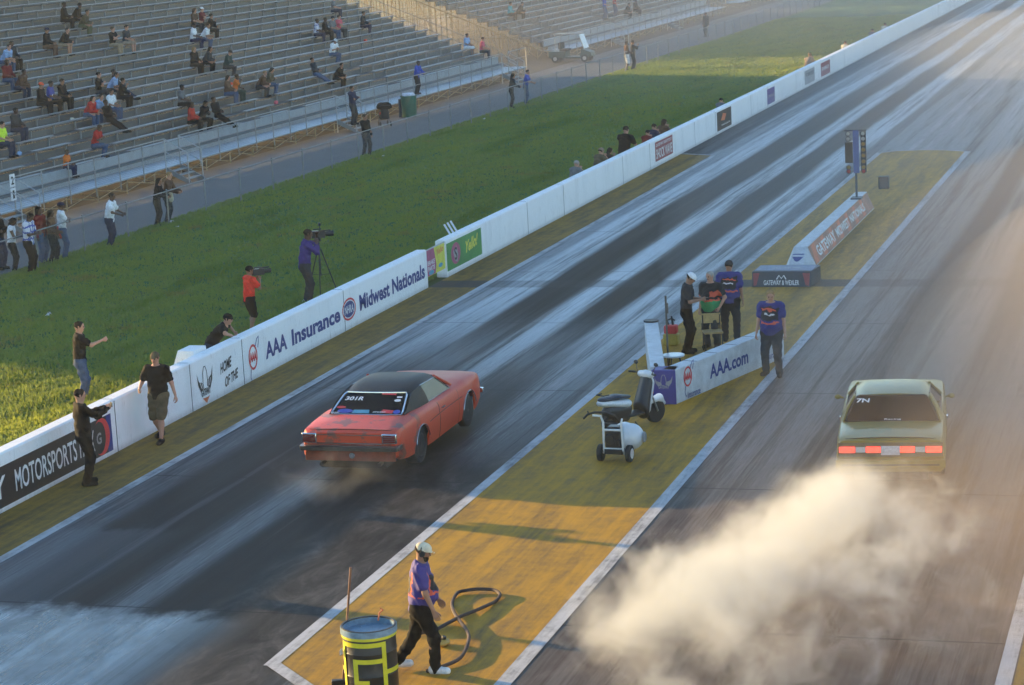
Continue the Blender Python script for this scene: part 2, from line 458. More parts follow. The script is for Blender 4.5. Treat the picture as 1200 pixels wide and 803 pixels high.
def person(label, loc, yaw, key, J, wear, skin='skin_light', fat=1., res=.014, scale=1., group=None):
    """wear: list of (piece, material); yaw in degrees, 0 = facing down the strip, 90 = facing left"""
    o = link_mesh('person', piece(key, J, 'body', fat, res))
    o.location = loc; o.rotation_euler = (0,0,rad(yaw)); o.scale = (scale,)*3
    o.material_slots[0].link = 'OBJECT'; o.material_slots[0].material = MATS[skin]
    tag(o, label, 'person', group)
    for w, m_ in wear:
        c = link_mesh(GARMENT_NAME[w], piece(key, J, w, fat, res), o)
        c.material_slots[0].link = 'OBJECT'; c.material_slots[0].material = MATS[m_] if m_ in MATS else cloth(m_)
    return o
CLOTH = dict(black=(.005,.005,.006), charcoal=(.035,.037,.042), grey=(.16,.165,.17), white=(.72,.73,.75), navy=(.018,.024,.06), jeans=(.05,.085,.16), darkjeans=(.025,.035,.065), lightblue=(.25,.38,.60),
    red=(.45,.035,.025), orangered=(.75,.09,.04), darkred=(.16,.02,.02), brown=(.10,.055,.035), khaki=(.30,.23,.15), darkkhaki=(.11,.085,.05), olive=(.08,.09,.045), tan=(.32,.24,.17), purple=(.06,.04,.17),
    blue=(.03,.07,.38), orange=(.65,.16,.03), teal=(.05,.30,.32), pink=(.60,.12,.16), green=(.04,.26,.09), hivis=(.55,.75,.05), darkgreen=(.03,.055,.045), bright_red=(.75,.05,.03), hair_dark=(.02,.014,.01), hair_brown=(.07,.04,.022), hair_grey=(.35,.32,.28), hair_fair=(.30,.19,.09), shoe_black=(.015,.015,.015), shoe_white=(.7,.7,.7), cream=(.6,.55,.42))
def cloth(n):
    if n in MATS: return MATS[n]
    return mat(n, CLOTH[n], rough=.85, var=.25, scale=9, spec=.12)
mat('skin_light', (.46,.24,.16), rough=.5, var=.08, scale=12); mat('skin_tan', (.30,.15,.09), rough=.5, var=.08, scale=12); mat('skin_dark', (.085,.042,.026), rough=.45, var=.1, scale=12)
mat('eye_dark', (.03,.02,.015), rough=.2, var=0); mat('lip', (.25,.08,.06), rough=.5, var=0)
def pattern_mat(name, layers, base):
    "shirt fabrics with bands and panels placed in the wearer's own space: layers of (axis ranges, colour)"
    mt = bpy.data.materials.new(name); mt.use_nodes = True; nt = mt.node_tree; b = nt.nodes['Principled BSDF']; b.inputs['Roughness'].default_value = .8
    tc = nt.nodes.new('ShaderNodeTexCoord'); nz = nt.nodes.new('ShaderNodeTexNoise'); nz.inputs['Scale'].default_value = 9; nt.links.new(tc.outputs['Object'], nz.inputs['Vector'])
    mx = nt.nodes.new('ShaderNodeMixRGB'); mx.blend_type = 'ADD'; mx.inputs[0].default_value = .15
    nt.links.new(tc.outputs['Object'], mx.inputs[1]); nt.links.new(nz.outputs['Color'], mx.inputs[2])
    sp = nt.nodes.new('ShaderNodeSeparateXYZ'); nt.links.new(mx.outputs[0], sp.inputs[0])
    cur = nt.nodes.new('ShaderNodeRGB'); cur.outputs[0].default_value = (*base, 1); cur = cur.outputs[0]
    for rngs, colr in layers:
        mask = None
        for axis, lo, hi in rngs:
            mr = nt.nodes.new('ShaderNodeMath'); mr.operation = 'COMPARE'; mr.inputs[1].default_value = (lo+hi)/2+.075; mr.inputs[2].default_value = (hi-lo)/2
            nt.links.new(sp.outputs['XYZ'.index(axis)], mr.inputs[0])
            if mask is None: mask = mr.outputs[0]
            else:
                mu = nt.nodes.new('ShaderNodeMath'); mu.operation = 'MULTIPLY'; nt.links.new(mask, mu.inputs[0]); nt.links.new(mr.outputs[0], mu.inputs[1]); mask = mu.outputs[0]
        mi = nt.nodes.new('ShaderNodeMixRGB'); nt.links.new(mask, mi.inputs[0]); nt.links.new(cur, mi.inputs[1]); mi.inputs[2].default_value = (*colr, 1); cur = mi.outputs[0]
    nt.links.new(cur, b.inputs['Base Color']); MATS[name] = mt
B_, W_, O_, P_ = (.012,.012,.016), (.65,.65,.68), (.62,.10,.05), (.028,.030,.17)
pattern_mat('crew_shirt', [((('X',-.17,.17),('Z',1.17,1.42)), B_), ((('X',-.11,.11),('Z',1.28,1.31)), W_), ((('X',-.19,.19),('Z',1.10,1.14)), O_), ((('X',-.15,.15),('Z',1.36,1.39)), O_)], P_)
pattern_mat('crew_shirt_lit', [((('X',-.10,.13),('Z',1.12,1.33)), B_), ((('X',-.2,.2),('Z',1.07,1.10)), O_), ((('X',-.22,-.10),('Z',1.10,1.45)), (.6,.45,.42)), ((('X',.13,.16),('Z',1.1,1.42)), O_)], (.05,.035,.19))  # pale left panel is sunlight painted into the shirt
pattern_mat('race_shirt', [((('Z',.80,1.12),), (.03,.28,.10)), ((('Z',1.12,1.16),), O_), ((('X',-.3,-.06),('Z',1.22,1.34)), O_), ((('X',.2,.4),('Z',1.15,1.24)), O_)], (.015,.015,.015))
pattern_mat('plaid', [((('X',-.03,.03),), (.05,.08,.30)), ((('X',-.16,-.11),), (.05,.08,.30)), ((('X',.11,.16),), (.05,.08,.30)), ((('Z',1.0,1.05),), (.08,.10,.35)), ((('Z',1.2,1.25),), (.08,.10,.35)), ((('Z',1.36,1.4),), (.08,.10,.35))], (.6,.6,.66))
pattern_mat('number_shirt', [((('X',-.07,.07),('Y',0,.5),('Z',.68,.80)), (.7,.7,.7))], (.03,.05,.28))
# ------------------------------------------------------------------ node helper
class NT:
    def __init__(s, name):
        s.mt = bpy.data.materials.new(name); s.mt.use_nodes = True; s.t = s.mt.node_tree; s.b = s.t.nodes['Principled BSDF']; MATS[name] = s.mt
        g = s.t.nodes.new('ShaderNodeNewGeometry'); s.pos = g.outputs['Position']
        q = s.t.nodes.new('ShaderNodeSeparateXYZ'); s.L(s.pos, q.inputs[0]); s.x, s.y, s.z = q.outputs
    def L(s, a, b): s.t.links.new(a, b)
    def val(s, v, sock):
        if isinstance(v, (int, float)): sock.default_value = v
        elif isinstance(v, tuple): sock.default_value = (*v, 1) if len(v) == 3 else v
        else: s.L(v, sock)
    def math(s, op, a, b=0., c=0., clamp=False):
        n = s.t.nodes.new('ShaderNodeMath'); n.operation = op; n.use_clamp = clamp
        for v, i in ((a,0),(b,1),(c,2)): s.val(v, n.inputs[i])
        return n.outputs[0]
    def noise(s, sc, scale=1., detail=4, rough=.6, dist=0.):
        m = s.t.nodes.new('ShaderNodeMapping'); s.L(s.pos, m.inputs[0]); m.inputs['Scale'].default_value = sc
        n = s.t.nodes.new('ShaderNodeTexNoise'); n.inputs['Scale'].default_value = scale; n.inputs['Detail'].default_value = detail; n.inputs['Roughness'].default_value = rough; n.inputs['Distortion'].default_value = dist
        s.L(m.outputs[0], n.inputs['Vector']); return n.outputs['Fac']
    def ramp(s, f, stops, interp='LINEAR'):
        r = s.t.nodes.new('ShaderNodeValToRGB'); cr = r.color_ramp; cr.interpolation = interp
        while len(cr.elements) < len(stops): cr.elements.new(.5)
        for e, (p, c) in zip(cr.elements, stops):
            e.position = p; e.color = (*c, 1) if isinstance(c, tuple) else (c, c, c, 1)
        s.L(f, r.inputs[0]); return r.outputs[0]
    def mix(s, f, a, b, mode='MIX'):
        n = s.t.nodes.new('ShaderNodeMixRGB'); n.blend_type = mode; s.val(f, n.inputs[0]); s.val(a, n.inputs[1]); s.val(b, n.inputs[2]); return n.outputs[0]
    def smooth(s, v, a, b):
        n = s.t.nodes.new('ShaderNodeMapRange'); n.interpolation_type = 'SMOOTHSTEP'; s.val(v, n.inputs[0]); n.inputs[1].default_value = a; n.inputs[2].default_value = b; return n.outputs[0]
    def bump(s, h, st, dist=.02):
        n = s.t.nodes.new('ShaderNodeBump'); n.inputs['Strength'].default_value = st; n.inputs['Distance'].default_value = dist; s.L(h, n.inputs['Height']); s.L(n.outputs[0], s.b.inputs['Normal'])

# ground under everything: short dry turf and dirt
k = NT('ground_turf')
n1 = k.noise((1,1,1), .35, 6); n2 = k.noise((1,1,1), 6, 5, .7)
c = k.mix(n1, (.05,.075,.018), (.10,.10,.04)); c = k.mix(k.math('MULTIPLY', n2, .5), c, (.03,.05,.012)); k.L(c, k.b.inputs['Base Color']); k.b.inputs['Roughness'].default_value = .95; k.b.inputs['Specular IOR Level'].default_value = .1
k.bump(n2, .6, .05)
# mown turf beside the strip
k = NT('turf')
n1 = k.noise((.9,.22,1), .55, 5); n2 = k.noise((1,1,1), 9, 6, .75); n3 = k.noise((1.3,.18,1), 1.3, 5, .7)
c = k.ramp(n1, [(.32,(.062,.145,.062)),(.5,(.098,.20,.075)),(.68,(.18,.25,.08))])
c = k.mix(k.smooth(n3, .58, .75), c, (.075,.095,.024)); c = k.mix(k.math('MULTIPLY', k.smooth(n2, .4, .62), .3), c, (.03,.10,.02))
tr = k.math('ABSOLUTE', k.math('SUBTRACT', k.math('ADD', k.x, k.math('MULTIPLY', k.noise((.2,.06,1), 1, 2), 1.2)), -25.6))
tr2 = k.math('ABSOLUTE', k.math('SUBTRACT', k.math('ADD', k.x, k.math('MULTIPLY', k.noise((.2,.06,1), 1, 2), 1.2)), -27.3))
c = k.mix(k.math('MULTIPLY', k.smooth(k.math('MINIMUM', tr, tr2), .22, .08), .30), c, (.13,.12,.055))
edge = k.math('ADD', k.smooth(k.x, -32.6, -33.9), k.smooth(k.x, -21.3, -20.4)); c = k.mix(k.math('MULTIPLY', edge, k.math('MULTIPLY', n2, .9)), c, (.12,.10,.05))
k.L(c, k.b.inputs['Base Color']); k.b.inputs['Roughness'].default_value = .9; k.b.inputs['Specular IOR Level'].default_value = .15; k.bump(n2, 1., .16)
# pedestrian asphalt by the stands
k = NT('walk_asphalt')
n1 = k.noise((1,1,1), .5, 6); n2 = k.noise((1,1,1), 25, 4); n3 = k.noise((1,.1,1), 1.5, 4)
c = k.mix(n1, (.075,.077,.082), (.12,.12,.12)); c = k.mix(k.smooth(n3, .55, .75), c, (.15,.145,.14)); c = k.mix(k.math('MULTIPLY', n2, .35), c, (.04,.04,.042))
k.L(c, k.b.inputs['Base Color']); k.b.inputs['Roughness'].default_value = .8; k.bump(n2, .3, .01)

# racing surface: rubbered grooves, pale streaky centres, cross joints, wet burnout area
k = NT('strip_asphalt')
wob = k.math('MULTIPLY', k.math('SUBTRACT', k.noise((.25,.03,1), 1, 3), .5), .9)
xw = k.math('ADD', k.x, wob)
def groove(c0, w):       # 1 inside a band
    return k.smooth(k.math('ABSOLUTE', k.math('SUBTRACT', xw, c0)), w, w*.45)
fine = k.noise((7,.10,1), 1, 6, .75); mid = k.noise((2.0,.035,1), 1, 6, .7); big = k.noise((.5,.05,1), 1, 4); grit = k.noise((1,1,1), 30, 3)
lightness = k.smooth(k.math('ADD', k.math('MULTIPLY', mid, .7), k.math('MULTIPLY', fine, .3)), .38, .54)
base = k.mix(lightness, (.075,.082,.088), (.52,.56,.58))
far = k.smooth(k.y, 38, 60)
dark = None
for c0, w, s in ((-16.35,.88,1.15),(-14.35,.74,1.15),(-18.35,.5,.55),(-6.45,.6,.85),(-4.5,.6,.85),(-12.45,.45,.75)):
    g = k.math('MULTIPLY', groove(c0, w), s); dark = g if dark is None else k.math('MAXIMUM', dark, g)
near = k.math('SUBTRACT', 1., far)
g2 = k.math('MULTIPLY', k.math('MAXIMUM', k.math('MULTIPLY', groove(-16.7, 1.35), 1.05), k.math('MULTIPLY', groove(-14.2, 1.0), 1.05)), near)
dark = k.math('MAXIMUM', k.math('MULTIPLY', dark, k.math('ADD', k.math('MULTIPLY', far, .8), .2)), g2)
dark = k.math('MAXIMUM', dark, k.math('MULTIPLY', k.smooth(k.math('ABSOLUTE', k.math('SUBTRACT', k.x, -10.5)), 2.3, 1.7), .55))
dark = k.math('MULTIPLY', dark, k.math('ADD', .72, k.math('MULTIPLY', fine, .6)), clamp=True)
# beyond the wall strip the shoulder is plain dark asphalt
dark = k.math('MAXIMUM', dark, k.math('MULTIPLY', k.smooth(k.x, -18.5, -19.0), .85))
rlm = k.math('MULTIPLY', k.smooth(k.x, -9.0, -8.5), k.smooth(k.y, 150, 60)); base = k.mix(rlm, base, k.mix(lightness, (.05,.043,.038), (.27,.25,.23)))
c = k.mix(dark, base, (.011,.011,.012))

near_lane = k.math('MULTIPLY', k.smooth(k.y, 56, 40), k.smooth(k.x, -11.5, -12.6)); c = k.mix(k.math('MULTIPLY', near_lane, .80), c, (.022,.023,.025))
c = k.mix(k.math('MULTIPLY', k.math('MULTIPLY', k.smooth(mid, .55, .68), near_lane), .5), c, (.13,.14,.15))
c = k.mix(k.math('MULTIPLY', k.smooth(fine, .62, .78), .45), c, (.30,.31,.32)); c = k.mix(k.math('MULTIPLY', k.smooth(fine, .42, .25), .5), c, (.022,.021,.021))
hf = k.noise((34,.9,1), 1, 4, .8); c = k.mix(k.math('MULTIPLY', k.math('MULTIPLY', k.smooth(hf,.5,.68), k.math('SUBTRACT', 1., dark)), .22), c, (.45,.47,.49)); c = k.mix(k.math('MULTIPLY', k.smooth(hf,.5,.34), .42), c, (.03,.03,.03))
sk_ = k.noise((5,.022,1), 1, 3, .9); c = k.mix(k.math('MULTIPLY', k.smooth(sk_,.60,.64), .45), c, (.035,.034,.034))
# dusty shoulder beside the island and right lane, warm light painted in as brown
dust = k.math('MULTIPLY', k.smooth(k.math('ADD', k.x, wob), -14.2, -13.4), k.math('MULTIPLY', k.smooth(k.x, -11.0, -12.1), k.smooth(k.y, 41, 37)))
blot = k.noise((1.2,.5,1), 1.3, 6, .7, .6)
c = k.mix(dust, c, k.ramp(blot, [(.35,(.022,.020,.019)),(.5,(.045,.041,.038)),(.68,(.10,.09,.08))]))
rl = k.math('MULTIPLY', k.smooth(k.x, -9.0, -8.5), k.math('MAXIMUM', k.math('MULTIPLY', k.smooth(k.y, 120, 60), .55), k.smooth(k.y, 46, 34))); c = k.mix(k.math('MULTIPLY', rl, .7), c, k.ramp(blot, [(.3,(.05,.035,.027)),(.55,(.10,.068,.052)),(.75,(.16,.115,.09))]))
# water box: wet, pale concrete with a ragged front edge
yw = k.math('ADD', k.y, k.math('MULTIPLY', k.math('SUBTRACT', k.noise((1,.6,1), 1.1, 6, .7), .5), 2.6))
wet = k.math('MULTIPLY', k.smooth(yw, 29.5, 28.7), k.smooth(k.math('ADD', k.x, k.math('MULTIPLY', blot, 1.2)), -12.3, -13.9))
patch = k.math('MULTIPLY', k.smooth(yw, 33.9, 33.2), k.smooth(xw, -15.9, -17.3)); c = k.mix(k.math('MULTIPLY', patch, .35), c, (.16,.17,.185))
c = k.mix(wet, c, k.mix(k.math('MULTIPLY', k.smooth(blot,.32,.62), k.smooth(fine,.30,.55)), (.045,.05,.06), (.17,.19,.21)))
# cross joints
fr = k.math('FRACT', k.math('DIVIDE', k.math('ADD', k.y, 1.1), 7.62)); j = k.math('LESS_THAN', fr, .006); c = k.mix(k.math('MULTIPLY', j, .65), c, (.015,.015,.016))
# dark starting slab
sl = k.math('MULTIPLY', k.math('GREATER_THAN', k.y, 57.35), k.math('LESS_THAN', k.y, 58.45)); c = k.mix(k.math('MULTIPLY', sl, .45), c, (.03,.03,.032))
c = k.mix(k.math('MULTIPLY', grit, .25), c, (.03,.03,.03))
k.L(c, k.b.inputs['Base Color'])
bw = k.t.nodes.new('ShaderNodeRGBToBW'); k.L(c, bw.inputs[0]); k.L(k.math('ADD', k.math('MULTIPLY', k.smooth(bw.outputs[0], .03, .36), .45), k.math('ADD', k.math('MULTIPLY', wet, .2), .03)), k.b.inputs['Specular IOR Level'])
r = k.math('SUBTRACT', .55, k.math('MULTIPLY', wet, .28)); r = k.math('ADD', r, k.math('MULTIPLY', k.math('SUBTRACT', mid, .5), .35)); k.L(r, k.b.inputs['Roughness'])
k.bump(grit, .12, .004)
# yellow paint worn through to asphalt
def worn_paint(name, colr, dirt, lo, hi, seams=True):
    k = NT(name); n1 = k.noise((2.4,.22,1), 1, 6, .75); n2 = k.noise((1,1,1), 3.2, 6, .75); n3 = k.noise((10,.5,1), 1, 5, .7); n4 = k.noise((1,1,1), 28, 3)
    m_ = k.math('ADD', k.math('MULTIPLY', n1, .5), k.math('ADD', k.math('MULTIPLY', n2, .3), k.math('MULTIPLY', n3, .2)))
    c = k.mix(k.smooth(m_, lo, hi), dirt, colr); c = k.mix(k.math('MULTIPLY', n4, .22), c, tuple(q*.35 for q in colr))
    c = k.mix(k.math('MULTIPLY', k.smooth(n3, .60, .74), .30), c, tuple(min(1,q*1.25) for q in colr))
    if seams:
        st = k.math('LESS_THAN', k.math('FRACT', k.math('DIVIDE', k.x, .62)), .03); c = k.mix(k.math('MULTIPLY', st, .25), c, tuple(q*.5 for q in colr))
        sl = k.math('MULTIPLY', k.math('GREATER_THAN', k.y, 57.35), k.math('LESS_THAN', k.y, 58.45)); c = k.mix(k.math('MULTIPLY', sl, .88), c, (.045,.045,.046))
    k.L(c, k.b.inputs['Base Color']); k.b.inputs['Roughness'].default_value = .8; k.b.inputs['Specular IOR Level'].default_value = .25; k.bump(n4, .25, .006); return k
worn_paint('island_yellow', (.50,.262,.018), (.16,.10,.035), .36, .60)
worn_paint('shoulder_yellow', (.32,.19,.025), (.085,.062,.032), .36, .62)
worn_paint('line_white', (.52,.525,.53), (.17,.17,.17), .38, .55, False)
worn_paint('line_faded', (.42,.43,.44), (.20,.20,.21), .40, .60, False)

def sheet(name, x0, x1, y0, y1, z, material, kind='structure', parts=None):
    mb = MB()
    for (a, b, c_, d) in (parts or [(x0, x1, y0, y1)]): mb.add([(a,c_,z),(b,c_,z),(b,d,z),(a,d,z)], [(0,1,2,3)])
    o = mb.build(name, MATS[material]); o['kind'] = kind; return o
gz = sheet('ground', -1200, 1200, -500, 1600, -.012, 'ground_turf')
sheet('walkway_pavement', -72, -33.9, -40, 420, -.004, 'walk_asphalt')
STRIP_Y1 = 900
SXD = -39.6
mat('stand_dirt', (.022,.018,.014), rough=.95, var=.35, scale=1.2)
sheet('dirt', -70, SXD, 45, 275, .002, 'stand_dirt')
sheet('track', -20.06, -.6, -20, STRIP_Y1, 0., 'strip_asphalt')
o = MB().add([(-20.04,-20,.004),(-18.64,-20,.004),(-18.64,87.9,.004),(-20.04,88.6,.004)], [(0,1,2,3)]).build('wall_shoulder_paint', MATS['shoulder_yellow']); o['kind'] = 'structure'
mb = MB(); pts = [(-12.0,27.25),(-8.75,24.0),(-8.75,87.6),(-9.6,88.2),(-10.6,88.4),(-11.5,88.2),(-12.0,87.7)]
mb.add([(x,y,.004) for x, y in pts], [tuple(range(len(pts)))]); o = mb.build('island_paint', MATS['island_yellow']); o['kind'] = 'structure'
mb = MB()
def ln(mb, x0, y0, x1, y1, w, z=.008):
    d = Vector((x1-x0, y1-y0)).normalized(); nx, ny = -d.y*w/2, d.x*w/2
    mb.add([(x0-nx,y0-ny,z),(x1-nx,y1-ny,z),(x1+nx,y1+ny,z),(x0+nx,y0+ny,z)], [(0,1,2,3)])
ln(mb,-18.55,-20,-18.55,88.0,.20); ln(mb,-18.62,88.0,-20.02,88.75,.14)
ln(mb,-12.06,27.15,-12.06,87.75,.20); ln(mb,-12.08,27.26,-8.68,23.86,.20,.010); ln(mb,-8.70,23.9,-8.70,87.6,.22)
for a, b in zip(pts[2:-1], pts[3:]): ln(mb, *a, *b, .13, .011)
o = mb.build('white_lines', MATS['line_white']); o['kind'] = 'structure'
mb = MB(); ln(mb,-10.95,88.6,-11.05,STRIP_Y1,.24); ln(mb,-10.33,88.6,-10.45,STRIP_Y1,.24); o = mb.build('centre_lines', MATS['line_faded']); o['kind'] = 'structure'
mb = MB(); ln(mb,-2.42,-20,-2.42,STRIP_Y1,.2); o = mb.build('right_edge_line', MATS['line_white']); o['kind'] = 'structure'
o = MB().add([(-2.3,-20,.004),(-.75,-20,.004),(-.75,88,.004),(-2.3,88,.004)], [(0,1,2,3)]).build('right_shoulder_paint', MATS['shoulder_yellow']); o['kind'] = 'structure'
# turf as gently uneven ground so low sun rakes it
xs = np.arange(-33.9, -20.3, .34); ys = np.concatenate([np.arange(15, 135, .45), np.arange(135, 330, 1.2)])
def hgt(x, y):
    return .03*np.sin(x*1.9+.4*np.sin(y*.31))*np.sin(y*.83+1.3*np.sin(x*.7))+.022*np.sin(x*4.3+y*1.7)*np.sin(y*2.9-x)+.05*np.sin(y*.21+x*.35)
e = lambda x: np.clip(np.minimum(x+33.9, -20.4-x)/.8, 0, 1)
rows = [[(x, y, float(.012+(hgt(x,y)+.07)*e(x))) for x in xs]+[(-20.33, y, .012)] for y in ys]
mb = MB(); mb.grid([[p for p in r] for r in rows]); 
o = mb.build('lawn', MATS['turf'], ang=180); o['kind'] = 'structure'
if o.data.polygons[0].normal.z < 0: o.data.flip_normals()

# grass blades
k = NT('grass_blades'); n1 = k.noise((1,1,1), .8, 4); oi = k.noise((1,1,1), 40, 2)
c = k.mix(oi, (.085,.19,.07), (.19,.27,.09)); ns = k.noise((.9,.16,1), .6, 5); c = k.mix(k.smooth(ns,.42,.66), c, (.17,.24,.06)); c = k.mix(k.smooth(n1,.57,.70), c, (.20,.165,.08)); c = k.mix(k.math('MULTIPLY', k.smooth(ns,.48,.34), .55), c, (.02,.10,.02)); k.L(c, k.b.inputs['Base Color']); k.b.inputs['Roughness'].default_value = .8; k.b.inputs['Specular IOR Level'].default_value = .2
tl_ = k.t.nodes.new('ShaderNodeBsdfTranslucent'); k.L(k.mix(.5, c, (.42,.44,.05)), tl_.inputs[0]); mx_ = k.t.nodes.new('ShaderNodeMixShader'); mx_.inputs[0].default_value = .5; k.L(k.b.outputs[0], mx_.inputs[1]); k.L(tl_.outputs[0], mx_.inputs[2]); k.L(mx_.outputs[0], k.t.nodes['Material Output'].inputs[0])
N = 230000
gy = 36+ (rng.random(N)**2.0)*150; gx = -33.85+rng.random(N)*13.45
edgeN = 7000; gx[:edgeN] = -33.95+np.abs(rng.normal(0,.12,edgeN)); gx[edgeN:2*edgeN] = -20.42-np.abs(rng.normal(0,.10,edgeN)); gy[:2*edgeN] = 34+rng.random(2*edgeN)*120
cl = rng.random(N); hh = .045+.05*rng.random(N)+.05*(cl > .93); hh[:2*edgeN] += .07*rng.random(2*edgeN)
hz = .012+(hgt(gx, gy)+.07)*e(gx)
V = np.zeros((N, 2, 3, 3))
for j in range(2):
    a = rng.random(N)*6.283; w = .017+.014*rng.random(N)+gy*.00006
    le = rng.normal(0, .03, (N,2)); ox = rng.normal(0,.03,(N,2))
    bx, by = gx+ox[:,0], gy+ox[:,1]
    V[:,j,0] = np.stack([bx-np.cos(a)*w, by-np.sin(a)*w, hz-.01], 1); V[:,j,1] = np.stack([bx+np.cos(a)*w, by+np.sin(a)*w, hz-.01], 1); V[:,j,2] = np.stack([bx+le[:,0], by+le[:,1], hz+hh], 1)
V = V.reshape(-1,3); nt_ = len(V)//3
me = bpy.data.meshes.new('grass'); me.vertices.add(len(V)); me.vertices.foreach_set('co', V.astype(np.float32).ravel()); me.loops.add(len(V)); me.loops.foreach_set('vertex_index', np.arange(len(V), dtype=np.int32))
me.polygons.add(nt_); me.polygons.foreach_set('loop_start', np.arange(0, len(V), 3, dtype=np.int32)); me.polygons.foreach_set('loop_total', np.full(nt_, 3, np.int32)); me.update(calc_edges=True)
o = link_mesh('grass', me, None, MATS['grass_blades']); tag(o, 'short mown green grass between the white wall and the walkway', 'grass', kind='stuff')

# ------------------------------------------------------------------ the long white wall
k = NT('wall_paint'); n1 = k.noise((1,1,.25), 1.6, 5); n2 = k.noise((1,3,.5), 5, 6, .75); n3 = k.noise((1,.4,1), .5, 3)
c = k.mix(k.smooth(n1, .45, .75), (.86,.865,.87), (.76,.765,.77)); c = k.mix(k.math('MULTIPLY', k.smooth(n2, .57, .70), .6), c, (.34,.33,.32)); c = k.mix(k.math('MULTIPLY', k.smooth(k.z, .16, .0), k.math('MULTIPLY', n2, .9)), c, (.20,.18,.16)); c = k.mix(k.math('MULTIPLY', n3, .2), c, (.6,.62,.65))
k.L(c, k.b.inputs['Base Color']); k.b.inputs['Roughness'].default_value = .6
mat('concrete', (.36,.36,.35), rough=.85, var=.2, scale=3, bump=.2); mat('dark_seam', (.06,.06,.06), rough=.9, var=0)
mat('print_blue', (.025,.040,.20), rough=.5, var=.08); mat('print_red', (.60,.04,.045), rough=.5, var=.1); mat('print_black', (.02,.02,.022), rough=.5, var=.2); mat('print_white', (.70,.71,.73), rough=.5, var=.1)
mat('print_orange', (.62,.16,.06), rough=.5, var=.1); mat('print_green', (.035,.20,.06), rough=.45, var=.2, scale=2, rgb2=(.06,.28,.07)); mat('print_yellow', (.62,.60,.08), rough=.5, var=.15, scale=4); mat('print_magenta', (.36,.08,.17), rough=.5, var=.2); mat('print_cyan', (.07,.30,.45), rough=.5, var=.1); mat('print_dark_red', (.28,.045,.05), rough=.5, var=.15); mat('print_grey', (.30,.31,.33), rough=.5, var=.1); mat('print_purple', (.10,.07,.26), rough=.5, var=.15)
WX = -20.05
def wall_piece(y0, y1, h, label, joints_=()):
    t = .30
    prof = [(WX, 0), (WX, h-.03), (WX-.03, h), (WX-t+.03, h), (WX-t, h-.03), (WX-t, 0)]
    mb = MB(); n = len(prof); ysn = list(np.arange(y0, y1, 6.1))+[y1]
    v = []; f = []
    for y in ysn: v += [(x, y, z) for x, z in prof]
    for i in range(len(ysn)-1):
        for j_ in range(n-1): f.append((i*n+j_, (i+1)*n+j_, (i+1)*n+j_+1, i*n+j_+1))
    f += [tuple(range(n)), tuple(reversed(range((len(ysn)-1)*n, len(ysn)*n)))]
    mb.add(v, [tuple(reversed(q)) for q in f])
    o = mb.build('concrete_wall', MATS['wall_paint']); tag(o, label, 'wall')
    if joints_:
        mb = MB()
        for y in joints_:
            mb.span((WX-.001, y-.014, 0), (WX+.0022, y+.014, h-.03)); mb.span((WX-t+.03, y-.012, h-.004), (WX-.03, y+.012, h+.0022))
        mb.build('joint', MATS['dark_seam'], o)
    return o
H1, H2 = 1.03, 1.03
wall_a = wall_piece(8, 57.38, H1, 'white concrete wall with black and blue lettering along the near grass', (16.2,27.4,38.75,42.2,44.9,51.1))
wall_b = wall_piece(59.02, STRIP_Y1, H2, 'white concrete wall running from the green banner into the far haze', tuple(59.02+6.1*i+1.9*(i%2) for i in range(1, 30)))
FW_ = Face((WX, 0, 0), (0,1,0), (0,0,1))
def emblem_eagle(face, cx, cy, s, owner, white_bg=True, names=('emblem',)):
    "winged arch crest: outlined arch, two wings, name plate and a chevron underneath"
    d, r_, w_ = MB(), MB(), MB()
    face.poly(d, [(cx-.52*s,cy+.30*s),(cx-.40*s,cy+.05*s),(cx-.14*s,cy-.02*s),(cx-.10*s,cy-.16*s),(cx-.30*s,cy-.26*s),(cx-.45*s,cy-.05*s)], .001)
    face.poly(d, [(cx+.52*s,cy+.36*s),(cx+.45*s,cy-.03*s),(cx+.30*s,cy-.24*s),(cx+.10*s,cy-.14*s),(cx+.14*s,cy-.0*s),(cx+.40*s,cy+.11*s)], .001)
    face.strip(d, [(cx-.15*s,cy-.02*s),(cx-.12*s,cy+.25*s),(cx-.05*s,cy+.40*s),(cx+.05*s,cy+.40*s),(cx+.12*s,cy+.25*s),(cx+.15*s,cy-.02*s)], .035*s, .001)
    for dx in (-.3,-.2,.2,.3): face.strip(w_, [(cx+dx*s*.8,cy-.16*s),(cx+dx*s*1.15,cy+.04*s)], .03*s, .003)
    face.text(d, 'GATEWAY', cx-.30*s, cy-.38*s, .60*s, .20*s, .03, l=.002)
    face.poly(r_, [(cx-.24*s,cy-.42*s),(cx,cy-.60*s),(cx+.24*s,cy-.42*s),(cx+.12*s,cy-.44*s),(cx-.12*s,cy-.44*s)], .002)
    return d, r_, w_
# --- black banner with tall white letters
mb = MB(); FW_.poly(mb, [(12,.08),(38.55,.08),(38.55,.80),(12,.80)]); ban = mb.build('banner', MATS['print_black'], wall_a, ang=1)
mb = MB(); FW_.text(mb, 'GATEWAY', 30.9, .24, 3.55, .40, .012, l=.003); FW_.text(mb, 'MOTORSPORTS', 34.78, .24, 2.32, .40, .012, l=.003); FW_.text(mb, 'PARK', 37.22, .24, .62, .40, .012, l=.003)
mb.build('lettering', MATS['print_white'], ban)
mb = MB(); FW_.poly(mb, [(38.35,.085),(38.55,.085),(38.55,.795),(38.35,.795)], .002); mb.build('end_panel', MATS['print_blue'], ban)
mb = MB(); FW_.poly(mb, FW_.oval(38.12,.44,.34,.355), .003); mb.build('disc', MATS['print_red'], ban)
mb = MB(); FW_.poly(mb, FW_.oval(38.02,.44,.26,.31), .005); mb.build('disc_centre', MATS['print_black'], ban)
